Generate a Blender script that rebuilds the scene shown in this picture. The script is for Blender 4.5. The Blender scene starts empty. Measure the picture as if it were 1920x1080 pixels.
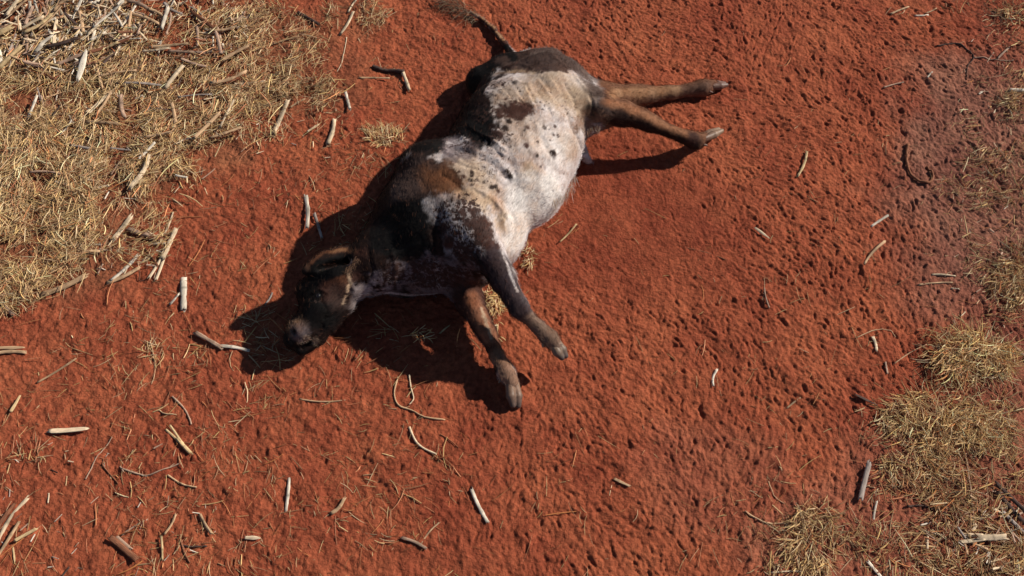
import bpy, math, random
import numpy as np
from mathutils import Vector, Matrix

R = math.radians
rng = np.random.default_rng(7)
random.seed(7)
sc = bpy.context.scene
COL = sc.collection

# ------------------------------------------------------------------ camera
TILT, DIST, HFOV = R(27), 4.9, R(62)
cam_d = bpy.data.cameras.new("camera")
cam = bpy.data.objects.new("camera", cam_d)
COL.objects.link(cam)
cam.location = (0, -DIST * math.sin(TILT), DIST * math.cos(TILT))
cam.rotation_euler = (TILT, 0, 0)
cam_d.sensor_width = 36
cam_d.lens = 18 / math.tan(HFOV / 2)
cam_d.clip_end = 1000
sc.camera = cam
# ------------------------------------------------------------------ light
SUN_EL, SUN_AZ = R(32), R(24)          # azimuth: from +x towards +y
world = bpy.data.worlds.new("World")
sc.world = world
world.use_nodes = True
wn = world.node_tree
bg = wn.nodes["Background"]
sky = wn.nodes.new("ShaderNodeTexSky")
sky.sky_type = 'NISHITA'
sky.sun_disc = False
sky.altitude = 1600
sky.dust_density = 0.3
sky.sun_elevation = SUN_EL
sky.sun_rotation = math.pi / 2 - SUN_AZ
wn.links.new(sky.outputs[0], bg.inputs[0])
bg.inputs[1].default_value = 0.05
sd = bpy.data.lights.new("sun", 'SUN')
sd.energy = 5.0
sd.angle = R(0.6)
sd.color = (1.0, 0.93, 0.82)
sun = bpy.data.objects.new("sun", sd)
COL.objects.link(sun)
sdir = Vector((math.cos(SUN_EL) * math.cos(SUN_AZ), math.cos(SUN_EL) * math.sin(SUN_AZ), math.sin(SUN_EL)))
sun.rotation_euler = sdir.to_track_quat('Z', 'Y').to_euler()
sun.location = sdir * 20
sc.view_settings.view_transform = 'Standard'
sc.view_settings.look = 'None'
sc.view_settings.exposure = 0.2
sc.view_settings.gamma = 1

# ------------------------------------------------------------------ helpers
CT, ST = math.cos(TILT), math.sin(TILT)
CAMP = np.array(cam.location)
TH = math.tan(HFOV / 2)

def gp(px, py, z=0.0):
    """point of the place seen at photograph pixel (1920 wide) at height z"""
    u = (px - 960) / 960 * TH
    v = (540 - py) / 960 * TH
    d = np.array([u, v * CT + ST, v * ST - CT])
    t = (z - CAMP[2]) / d[2]
    return CAMP + d * t

def to_px(P):
    Q = P - CAMP
    x = Q[:, 0]
    y = Q[:, 1] * CT + Q[:, 2] * ST
    zz = -Q[:, 1] * ST + Q[:, 2] * CT
    return 960 + x / -zz / TH * 960, 540 - y / -zz / TH * 960, -zz

def hash2(ix, iy, seed):
    h = (ix.astype(np.int64) * 374761393 + iy.astype(np.int64) * 668265263 + seed * 974634777) & 0xffffffff
    h = ((h ^ (h >> 13)) * 1274126177) & 0xffffffff
    return ((h ^ (h >> 16)) & 0xffff) / 65535.0

def vn2(x, y, seed=0):
    ix, iy = np.floor(x), np.floor(y)
    fx, fy = x - ix, y - iy
    fx, fy = fx * fx * (3 - 2 * fx), fy * fy * (3 - 2 * fy)
    a, b = hash2(ix, iy, seed), hash2(ix + 1, iy, seed)
    c, d = hash2(ix, iy + 1, seed), hash2(ix + 1, iy + 1, seed)
    return (a * (1 - fx) + b * fx) * (1 - fy) + (c * (1 - fx) + d * fx) * fy

def fbm2(x, y, o=4, seed=0):
    s = 0; a = 0.5; n = 0
    for i in range(o):
        s = s + a * vn2(x * 2 ** i + 7.3 * i, y * 2 ** i - 3.1 * i, seed + i); n += a; a *= 0.5
    return s / n

def vn3(P, f, seed=0):
    x, y, z = P[:, 0] * f, P[:, 1] * f, P[:, 2] * f
    iz = np.floor(z); fz = z - iz; fz = fz * fz * (3 - 2 * fz)
    a = vn2(x + iz * 17.17, y + iz * 9.31, seed)
    b = vn2(x + (iz + 1) * 17.17, y + (iz + 1) * 9.31, seed)
    return a * (1 - fz) + b * fz

def fbm3(P, f, o=3, seed=0):
    s = 0; a = 0.5; n = 0
    for i in range(o):
        s = s + a * vn3(P, f * 2 ** i, seed + 5 * i); n += a; a *= 0.5
    return s / n

def sst(e0, e1, x):
    t = np.clip((x - e0) / (e1 - e0), 0, 1)
    return t * t * (3 - 2 * t)

def new_mesh(name, V, faces, mat, col=None, smooth=True, extra=None):
    """faces: (n,k) int array or list of such arrays"""
    if not isinstance(faces, list): faces = [faces]
    faces = [np.asarray(f) for f in faces if len(f)]
    me = bpy.data.meshes.new(name)
    V = np.asarray(V, dtype=np.float32)
    me.vertices.add(len(V)); me.vertices.foreach_set("co", V.ravel())
    nl = sum(f.size for f in faces); nf = sum(len(f) for f in faces)
    me.loops.add(nl); me.polygons.add(nf)
    me.loops.foreach_set("vertex_index", np.concatenate([f.ravel() for f in faces]).astype(np.int32))
    tot = np.concatenate([np.full(len(f), f.shape[1]) for f in faces])
    st = np.concatenate([[0], np.cumsum(tot)[:-1]])
    me.polygons.foreach_set("loop_start", st.astype(np.int32))
    me.polygons.foreach_set("use_smooth", np.full(nf, smooth))
    me.update(calc_edges=True)
    if col is not None:
        a = me.attributes.new("tint", 'FLOAT_COLOR', 'POINT')
        c4 = np.ones((len(V), 4), dtype=np.float32); c4[:, :3] = col
        a.data.foreach_set("color", c4.ravel())
    for k, v in (extra or {}).items():
        a = me.attributes.new(k, 'FLOAT', 'POINT'); a.data.foreach_set("value", np.asarray(v, dtype=np.float32))
    me.materials.append(mat)
    return me

def link(name, me, parent=None, label=None, cat=None, group=None, kind=None):
    o = bpy.data.objects.new(name, me)
    COL.objects.link(o)
    if parent is not None: o.parent = parent
    if label: o["label"] = label
    if cat: o["category"] = cat
    if group: o["group"] = group
    if kind: o["kind"] = kind
    return o

# ------------------------------------------------------------------ materials
def mat_new(name):
    m = bpy.data.materials.new(name); m.use_nodes = True
    nt = m.node_tree
    return m, nt, nt.nodes["Principled BSDF"]

def N(nt, t, **kw):
    n = nt.nodes.new(t)
    for k, v in kw.items():
        if k.startswith('i_'): n.inputs[k[2:].replace('_', ' ')].default_value = v
        else: setattr(n, k, v)
    return n

def ramp(nt, src, pts):
    r = nt.nodes.new("ShaderNodeValToRGB")
    e = r.color_ramp.elements
    while len(e) < len(pts): e.new(0.5)
    for i, (p, c) in enumerate(pts):
        e[i].position = p
        e[i].color = (c, c, c, 1) if isinstance(c, (int, float)) else (*c, 1)
    nt.links.new(src, r.inputs[0])
    return r.outputs[0]

def mix(nt, f, a, b, mode='MIX'):
    m = nt.nodes.new("ShaderNodeMix"); m.data_type = 'RGBA'; m.blend_type = mode
    for s, v in ((m.inputs[0], f), (m.inputs[6], a), (m.inputs[7], b)):
        if hasattr(v, 'links'): nt.links.new(v, s)
        elif isinstance(v, (int, float)): s.default_value = v
        else: s.default_value = (*v, 1)
    return m.outputs[2]

def soil_material():
    m, nt, p = mat_new("red_soil")
    L = nt.links.new
    tc = N(nt, "ShaderNodeTexCoord")
    at = N(nt, "ShaderNodeAttribute", attribute_name="tint")
    n1 = N(nt, "ShaderNodeTexNoise", i_Scale=1.7, i_Detail=8.0, i_Roughness=0.68)
    n2 = N(nt, "ShaderNodeTexNoise", i_Scale=38.0, i_Detail=6.0, i_Roughness=0.7)
    n3 = N(nt, "ShaderNodeTexNoise", i_Scale=9.0, i_Detail=4.0, i_Roughness=0.6)
    for n in (n1, n2, n3): L(tc.outputs["Object"], n.inputs["Vector"])
    f2 = ramp(nt, n2.outputs[0], [(0.3, 0.62), (0.7, 1.33)])
    f3 = ramp(nt, n3.outputs[0], [(0.3, (0.85, 0.80, 0.80)), (0.72, (1.12, 1.15, 1.12))])
    f1 = ramp(nt, n1.outputs[0], [(0.36, (0.80, 0.70, 0.72)), (0.64, (1.12, 1.18, 1.12))])
    c = mix(nt, 1.0, at.outputs["Color"], f2, 'MULTIPLY')
    c = mix(nt, 1.0, c, f3, 'MULTIPLY')
    c = mix(nt, 1.0, c, f1, 'MULTIPLY')
    L(c, p.inputs["Base Color"])
    p.inputs["Roughness"].default_value = 0.95
    p.inputs["Specular IOR Level"].default_value = 0.12
    b1 = N(nt, "ShaderNodeTexNoise", i_Scale=60.0, i_Detail=5.0, i_Roughness=0.65)
    L(tc.outputs["Object"], b1.inputs["Vector"])
    bm = N(nt, "ShaderNodeBump", i_Strength=0.95, i_Distance=0.014)
    b2 = N(nt, "ShaderNodeTexNoise", i_Scale=22.0, i_Detail=4.0, i_Roughness=0.6, i_Distortion=0.8)
    L(tc.outputs["Object"], b2.inputs["Vector"])
    bm2 = N(nt, "ShaderNodeBump", i_Strength=0.45, i_Distance=0.025)
    L(b2.outputs[0], bm2.inputs["Height"]); L(bm2.outputs[0], bm.inputs["Normal"])
    L(b1.outputs[0], bm.inputs["Height"]); L(bm.outputs[0], p.inputs["Normal"])
    return m

def tint_material(name, rough=0.7, spec=0.25, streak=None, amp=(0.75, 1.15), bump=0.3):
    m, nt, p = mat_new(name)
    L = nt.links.new
    tc = N(nt, "ShaderNodeTexCoord")
    at = N(nt, "ShaderNodeAttribute", attribute_name="tint")
    mp = N(nt, "ShaderNodeMapping")
    mp.inputs["Scale"].default_value = streak or (1, 1, 1)
    L(tc.outputs["Object"], mp.inputs["Vector"])
    n = N(nt, "ShaderNodeTexNoise", i_Scale=10.0, i_Detail=5.0, i_Roughness=0.65)
    L(mp.outputs[0], n.inputs["Vector"])
    c = mix(nt, 1.0, at.outputs["Color"], ramp(nt, n.outputs[0], [(0.3, amp[0]), (0.7, amp[1])]), 'MULTIPLY')
    L(c, p.inputs["Base Color"])
    p.inputs["Roughness"].default_value = rough
    p.inputs["Specular IOR Level"].default_value = spec
    if bump:
        bm = N(nt, "ShaderNodeBump", i_Strength=bump, i_Distance=0.004)
        L(n.outputs[0], bm.inputs["Height"]); L(bm.outputs[0], p.inputs["Normal"])
    return m

def coat_material():
    m, nt, p = mat_new("spotted_coat")
    L = nt.links.new
    tc = N(nt, "ShaderNodeTexCoord")
    at = N(nt, "ShaderNodeAttribute", attribute_name="tint")
    sp = N(nt, "ShaderNodeAttribute", attribute_name="speckle")
    # hair direction: rotate so that x runs along the trunk, then stretch
    mp = N(nt, "ShaderNodeMapping"); mp.inputs["Rotation"].default_value = (0, 0, R(35))
    L(tc.outputs["Object"], mp.inputs["Vector"])
    mp2 = N(nt, "ShaderNodeMapping"); mp2.inputs["Scale"].default_value = (130, 32, 110)
    L(mp.outputs[0], mp2.inputs["Vector"])
    hair = N(nt, "ShaderNodeTexNoise", i_Scale=1.0, i_Detail=4.0, i_Roughness=0.7, i_Distortion=0.6)
    L(mp2.outputs[0], hair.inputs["Vector"])
    # fine dark flecks
    fl = N(nt, "ShaderNodeTexNoise", i_Scale=48.0, i_Detail=3.0, i_Roughness=0.6)
    L(tc.outputs["Object"], fl.inputs["Vector"])
    mm = N(nt, "ShaderNodeMath", operation='MULTIPLY_ADD')
    L(sp.outputs["Fac"], mm.inputs[0]); mm.inputs[1].default_value = 0.42
    L(fl.outputs[0], mm.inputs[2])
    fleck = ramp(nt, mm.outputs[0], [(0.68, 0.0), (0.80, 1.0)])
    c = mix(nt, fleck, at.outputs["Color"], (0.055, 0.03, 0.026))
    c = mix(nt, 1.0, c, ramp(nt, hair.outputs[0], [(0.3, (0.70, 0.68, 0.66)), (0.68, (1.14, 1.13, 1.12))]), 'MULTIPLY')
    dirt = N(nt, "ShaderNodeTexNoise", i_Scale=7.0, i_Detail=6.0, i_Roughness=0.65)
    L(tc.outputs["Object"], dirt.inputs["Vector"])
    c = mix(nt, 1.0, c, ramp(nt, dirt.outputs[0], [(0.36, (0.86, 0.72, 0.62)), (0.56, (1.0, 1.0, 1.0))]), 'MULTIPLY')
    L(c, p.inputs["Base Color"])
    p.inputs["Roughness"].default_value = 0.7
    p.inputs["Specular IOR Level"].default_value = 0.12
    bm = N(nt, "ShaderNodeBump", i_Strength=0.55, i_Distance=0.008)
    L(hair.outputs[0], bm.inputs["Height"]); L(bm.outputs[0], p.inputs["Normal"])
    return m

M_SOIL = soil_material()
M_STRAW = tint_material("dry_straw", 0.65, 0.3, (3, 3, 3), (0.8, 1.15), 0)
M_STALK = tint_material("dry_stalk", 0.7, 0.25, (1.2, 22, 22), (0.75, 1.3), 0.8)
M_BARK = tint_material("brown_bark", 0.85, 0.15, (2, 18, 18), (0.55, 1.3), 1.0)
M_COAT = coat_material()
M_HOOF = tint_material("hoof_horn", 0.5, 0.4, (3, 3, 8), (0.6, 1.25), 0.5)
M_HAIR = tint_material("coarse_hair", 0.6, 0.3, (2, 2, 2), (0.8, 1.15), 0)
M_FUR = tint_material("short_fur", 0.8, 0.08, (2, 2, 2), (0.8, 1.15), 0)
M_EYE = tint_material("wet_eye", 0.08, 0.6, (1, 1, 1), (0.9, 1.1), 0)

# ------------------------------------------------------------------ ground
def axis(lo, hi, step, far=160):
    core = np.arange(lo, hi + step * .5, step)
    out = []; s = step; p = hi
    while p < far:
        s *= 1.28; p += s; out.append(p)
    outn = []; s = step; p = lo
    while p > -far:
        s *= 1.28; p -= s; outn.append(p)
    return np.concatenate([outn[::-1], core, out])

STEP = 0.0066
GX0, GX1, GY0, GY1 = -3.75, 3.75, -1.95, 2.5
gx, gy = axis(GX0, GX1, STEP), axis(GY0, GY1, STEP)
X, Y = np.meshgrid(gx, gy, indexing='ij')
i0 = int(np.argmin(abs(gx - GX0))); j0 = int(np.argmin(abs(gy - GY0)))
nx = int(np.sum((gx >= GX0 - 1e-6) & (gx <= GX1 + STEP))); ny = int(np.sum((gy >= GY0 - 1e-6) & (gy <= GY1 + STEP)))
H = (fbm2(X * .8, Y * .8, 3, 3) - .5) * 0.05 + (fbm2(X * 5, Y * 5, 3, 11) - .5) * 0.022
core = np.zeros_like(H)
cx0, cy0 = gx[i0], gy[j0]

def smooth_zone(x, y):
    """0 where the soil is swept smooth, 1 where it is trampled"""
    c = gp(1180, 410)
    d = np.hypot((x - c[0]) / 0.75, (y - c[1]) / 0.62)
    return sst(0.45, 1.15, d)

def stamp(x, y, ang, ln, wd, dp, rim=0.35):
    r = ln * 1.6 + wd * 3
    a, b = int((x - r - cx0) / STEP) + i0, int((x + r - cx0) / STEP) + i0 + 2
    c, d = int((y - r - cy0) / STEP) + j0, int((y + r - cy0) / STEP) + j0 + 2
    a, c = max(a, i0), max(c, j0); b, d = min(b, i0 + nx), min(d, j0 + ny)
    if a >= b or c >= d: return
    xx, yy = X[a:b, c:d] - x, Y[a:b, c:d] - y
    u = xx * math.cos(ang) + yy * math.sin(ang)
    v = -xx * math.sin(ang) + yy * math.cos(ang) + 0.15 * u * u / max(ln, .01)
    g = np.exp(-(u / ln) ** 4 * 1.2 - (v / wd) ** 2)
    g2 = np.exp(-(u / ln) ** 2 - ((v - wd * 1.7) / (wd * .9)) ** 2) + np.exp(-(u / ln) ** 2 - ((v + wd * 1.7) / (wd * .9)) ** 2)
    core[a:b, c:d] += -dp * g + dp * rim * g2

NST = 30000
DPS = .9
for k in range(NST):
    x = rng.uniform(GX0 + .05, GX1 - .05); y = rng.uniform(GY0 + .05, GY1 - .05)
    sm = float(smooth_zone(x, y))
    px_, py_, _ = to_px(np.array([[x, y, 0.]])); px_, py_ = px_[0], py_[0]
    if rng.random() > 0.12 + 0.88 * sm: continue
    right = float(sst(700, 1250, px_)); 
    if rng.random() > 0.7 + 0.3 * right: continue
    base = math.radians(-52) if px_ > 1250 and py_ < 560 else math.radians(-68)
    base += (float(vn2(np.array([x * 1.7]), np.array([y * 1.7]), 5)[0]) - .5) * 2.2
    ang = base + rng.normal(0, .5)
    kind_ = rng.random()
    if kind_ < .05: ln, wd, dp = rng.uniform(.022, .038), rng.uniform(.008, .011), rng.uniform(.004, .006)      # heel marks
    elif kind_ < .66: ln, wd, dp = rng.uniform(.020, .056), rng.uniform(.0045, .0080), rng.uniform(.0025, .0055)  # scuffs
    elif kind_ < .95: ln, wd, dp = rng.uniform(.018, .055), rng.uniform(.005, .009), -rng.uniform(.002, .0055)     # raised crumbs and ridges
    else: ln, wd, dp = rng.uniform(.006, .010), rng.uniform(.005, .008), rng.uniform(.002, .004)                # pits
    dp *= .6 + .55 * right
    stamp(x, y, ang, ln, wd, dp * DPS, .5 if dp > 0 else 0)
# deep hoof pits seen in the photograph
for (px, py, l, w, d) in [(1474, 152, .03, .02, .028), (1688, 208, .02, .018, .03), (1745, 50, .05, .022, .03), (1687, 228, .026, .016, .025),
                          (1120, 960, .02, .02, .02), (1025, 1052, .022, .016, .02), (1218, 735, .026, .012, .02), (1506, 730, .032, .012, .022),
                          (1052, 870, .026, .015, .02), (752, 880, .035, .012, .018), (800, 885, .035, .01, .016), (1556, 500, .05, .012, .02),
                          (1695, 250, .02, .014, .03), (1469, 605, .03, .012, .022), (1560, 735, .03, .013, .02), (1620, 55, .03, .012, .02),
                          (1340, 55, .03, .012, .018), (1285, 68, .03, .014, .02), (500, 850, .02, .014, .02), (610, 865, .02, .014, .02),
                          (1385, 1010, .03, .014, .02), (1420, 720, .03, .012, .02)]:
    q = gp(px, py); stamp(q[0], q[1], rng.uniform(-1.7, -.9), l, w * .8, d * .5, .3)
# low mound of loose soil pushed up beside the hind quarters and legs
for (px, py, l, w, h) in [(1180, 262, .26, .05, .03), (1060, 395, .1, .06, .025), (1250, 150, .25, .05, .012), (1000, 470, .12, .05, .015), (1110, 345, .10, .05, .018), (1030, 430, .10, .04, .012), (985, 760, .07, .035, .012), (1385, 240, .06, .03, .010), (1385, 160, .06, .03, .010)]:
    q = gp(px, py); stamp(q[0], q[1], -.12, l, w, -h, 0)
core = np.where(core < 0, -.0095 * np.tanh(-core / .0095), .009 * np.tanh(core / .009))
fine = (fbm2(X * 46, Y * 46, 3, 21) - .5) * .014 + (fbm2(X * 17, Y * 17, 3, 31) - .5) * .020
fine *= .45 + .55 * smooth_zone(X, Y)
inner = np.zeros_like(H); inner[i0:i0 + nx, j0:j0 + ny] = 1
H = H + (core + fine) * inner
fade = sst(3, 9, np.hypot(X, Y)); H = H * (1 - fade)

def gh(x, y):
    i = np.clip(np.searchsorted(gx, x) - 1, 0, len(gx) - 2); j = np.clip(np.searchsorted(gy, y) - 1, 0, len(gy) - 2)
    return H[i, j]

PX, PY, _ = to_px(np.stack([X.ravel(), Y.ravel(), np.zeros(X.size)], 1))
def blobmask(px, py, blobs):
    m = np.zeros_like(px)
    for (bx, by, rx, ry, s) in blobs:
        m = np.maximum(m, s * (1 - sst(.55, 1.15, np.hypot((px - bx) / rx, (py - by) / ry))))
    return m
base = np.array([0.34, 0.089, 0.044])
grey = np.array([0.265, 0.122, 0.088])
dust = np.array([0.24, 0.115, 0.060])
GREY_B = [(1860, 340, 230, 300, .8), (1780, 480, 150, 150, .6), (1900, 640, 130, 200, .5), (1850, 900, 260, 200, .45), (1600, 1020, 260, 110, .4), (1350, 900, 180, 120, .2)]
STRAW_B = [(60, 60, 260, 160, 1.0), (150, 250, 330, 170, 1.0), (60, 430, 190, 150, 1.0), (520, 110, 160, 120, .8), (420, 40, 140, 60, .5),
           (660, 30, 70, 40, .6), (330, 250, 150, 90, .9), (600, 160, 70, 50, .6), (250, 340, 130, 70, .9)]
nz = fbm2(X.ravel() * 3, Y.ravel() * 3, 4, 41)
# all masks are fixed to the ground (they come from ground points, warped by noise)
infront = (Y.ravel() > -2.3) & (abs(X.ravel()) < 5)
mg = blobmask(PX + (nz - .5) * 160, PY + (nz - .5) * 120, GREY_B) * infront
ms = blobmask(PX + (nz - .5) * 160, PY + (nz - .5) * 120, STRAW_B) * infront
gc = base[None] * (1 - mg[:, None]) + grey[None] * mg[:, None]
gc = gc * (1 - .55 * ms[:, None]) + dust[None] * (.55 * ms[:, None])
# darker, damper swept earth right of the animal
q = gp(1180, 430); dm = 1 - sst(.3, 1.3, np.hypot((X.ravel() - q[0]) / .8, (Y.ravel() - q[1]) / .7))
gc = gc * (1 - dm[:, None] * np.array([.16, .22, .2]))
V = np.stack([X.ravel(), Y.ravel(), H.ravel()], 1)
nX, nY = len(gx), len(gy)
ii, jj = np.meshgrid(np.arange(nX - 1), np.arange(nY - 1), indexing='ij')
a = (ii * nY + jj).ravel()
F = np.stack([a, a + nY, a + nY + 1, a + 1], 1)
link("ground", new_mesh("ground", V, F, M_SOIL, gc), kind="structure")
del PX, PY, V, F

# ------------------------------------------------------------------ the animal: one continuous surface from a distance field
S = 1.0
def rc(a, b, k=.05, flat=None):
    """round cone between (px,py,z,r) points"""
    return ('c', gp(a[0], a[1], a[2]), gp(b[0], b[1], b[2]), a[3], b[3], k)
def el(px, py, z, ra, rb, rcz, ax2, k=.06, pitch=0, sub=False):
    """ellipsoid centred at a pixel/height; long axis points (in plan) to pixel ax2"""
    c = gp(px, py, z); d = gp(ax2[0], ax2[1], z) - c; d[2] = 0; d /= np.linalg.norm(d)
    n = np.array([-d[1], d[0], 0]); up = np.array([0, 0, 1.])
    if pitch:
        cp, sp_ = math.cos(pitch), math.sin(pitch); d, up = d * cp + up * sp_, up * cp - d * sp_
    return ('e', c, np.stack([d, n, up]), np.array([ra, rb, rcz]), k, sub)

def chain(pts, k=.04):
    return [rc(pts[i], pts[i + 1], k) for i in range(len(pts) - 1)]

EARA, EARB = (662, 482), (566, 512)
PR = [
    # trunk: loin, ribs, hindquarters, chest
    el(972, 262, .27, .42, .385, .295, (905, 400), .08),
    el(940, 328, .28, .34, .385, .285, (872, 436), .08),
    el(988, 200, .17, .30, .34, .20, (1018, 130), .08),
    el(1035, 160, .20, .20, .23, .20, (1062, 110), .08),
    el(872, 390, .28, .30, .35, .30, (822, 450), .08),
    el(835, 430, .27, .26, .30, .275, (790, 470), .08),
    el(812, 342, .29, .23, .22, .26, (785, 390), .09),
    el(775, 400, .27, .2, .19, .22, (740, 450), .08),
    el(880, 480, .24, .17, .22, .23, (900, 530), .08),
    el(922, 438, .24, .19, .18, .20, (950, 470), .07),
    el(1026, 308, .18, .14, .16, .15, (1046, 348), .06),
    # pin bones and tail head
    rc((950, 136, .09, .11), (1032, 118, .18, .08), .08),
    rc((905, 155, .07, .11), (960, 134, .10, .09), .08),
    rc((1000, 120, .15, .085), (1036, 106, .17, .048), .06),
    # neck
    rc((800, 448, .27, .23), (722, 488, .24, .165), .08),
    rc((722, 488, .24, .165), (658, 522, .22, .128), .06),
    rc((770, 400, .25, .17), (715, 460, .23, .13), .08),
    rc((830, 500, .17, .15), (760, 520, .17, .11), .06),
    # head
    rc((640, 528, .235, .118), (600, 575, .20, .093), .05),
    rc((600, 575, .20, .09), (570, 620, .165, .068), .04),
    rc((618, 520, .22, .10), (580, 545, .19, .075), .04),
    rc((600, 545, .12, .08), (575, 600, .08, .06), .05),         # far side of the skull, resting low
    rc((640, 568, .19, .075), (596, 626, .145, .05), .03),       # lower jaw
    rc((560, 612, .165, .060), (548, 636, .14, .052), .03),     # muzzle
    rc((558, 640, .09, .055), (575, 645, .08, .05), .03),
    rc((602, 636, .12, .03), (566, 658, .095, .030), .02),        # lower lip
    rc((588, 538, .255, .02), (596, 556, .245, .018), .025),     # brow ridge
    # upper front leg, held off the ground
    rc((872, 415, .44, .14), (915, 478, .43, .092), .07),
] + chain([(915, 478, .43, .092), (942, 522, .41, .070), (961, 558, .37, .050), (973, 575, .35, .053), (986, 591, .32, .040), (1010, 614, .265, .034), (1030, 634, .22, .045), (1041, 646, .20, .034)], .02) + [
    # lower front leg
] + chain([(860, 520, .13, .12), (882, 565, .13, .078), (903, 606, .13, .057), (913, 625, .125, .055), (922, 645, .12, .038), (934, 670, .10, .036), (948, 696, .09, .050), (959, 716, .075, .037)], .02) + [
    # upper hind leg
    rc((1040, 185, .34, .19), (1120, 203, .34, .115), .07),
    rc((1085, 232, .26, .10), (1120, 215, .30, .09), .05),
] + chain([(1120, 203, .34, .115), (1165, 212, .32, .078), (1200, 222, .28, .058), (1218, 230, .25, .052), (1258, 247, .19, .037), (1302, 264, .115, .049), (1320, 257, .09, .034)], .025) + [
    rc((1196, 212, .30, .030), (1206, 214, .29, .026), .03),     # point of hock
    rc((1186, 172, .10, .030), (1196, 171, .09, .026), .03),
    rc((1300, 272, .12, .022), (1306, 274, .11, .020), .02),
    rc((968, 585, .36, .026), (975, 590, .35, .024), .03),       # knee
    rc((1022, 636, .23, .020), (1026, 640, .22, .018), .02),
    # lower hind leg
    rc((1060, 180, .16, .17), (1130, 188, .13, .11), .07),
] + chain([(1130, 188, .12, .11), (1190, 181, .085, .068), (1208, 179, .08, .058), (1258, 174, .06, .040), (1318, 165, .05, .049), (1336, 160, .045, .036)], .03) + [
    # tail
] + chain([(985, 125, .17, .06), (962, 106, .085, .030), (945, 82, .030, .021), (925, 55, .024, .017), (905, 37, .022, .014), (880, 22, .020, .011)], .02) + [
    # navel / sheath tip at the groin
    rc((1085, 278, .12, .05), (1101, 300, .05, .022), .04),
    rc((1101, 300, .05, .020), (1108, 303, .035, .012), .02),
    # ear: flattened cup pointing away from the poll
    el(614, 488, .31, .155, .048, .045, EARB, .03),
    el(624, 496, .335, .095, .022, .038, EARB, .010, 0, True),
    el(648, 492, .335, .040, .030, .045, EARB, .010, 0, True),
    # mouth slit, nostril, eye socket
    ('e', gp(584, 640, .10), None, None, .008, True),
    el(545, 626, .185, .012, .009, .014, (552, 640), .008, 0, True),
    el(577, 557, .235, .024, .015, .02, (590, 575), .012, 0, True),
]
PR = [p for p in PR if not (p[0] == 'e' and p[2] is None)]
PR.append(el(583, 640, .145, .055, .005, .03, (604, 628), .008, 0, True))

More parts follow.
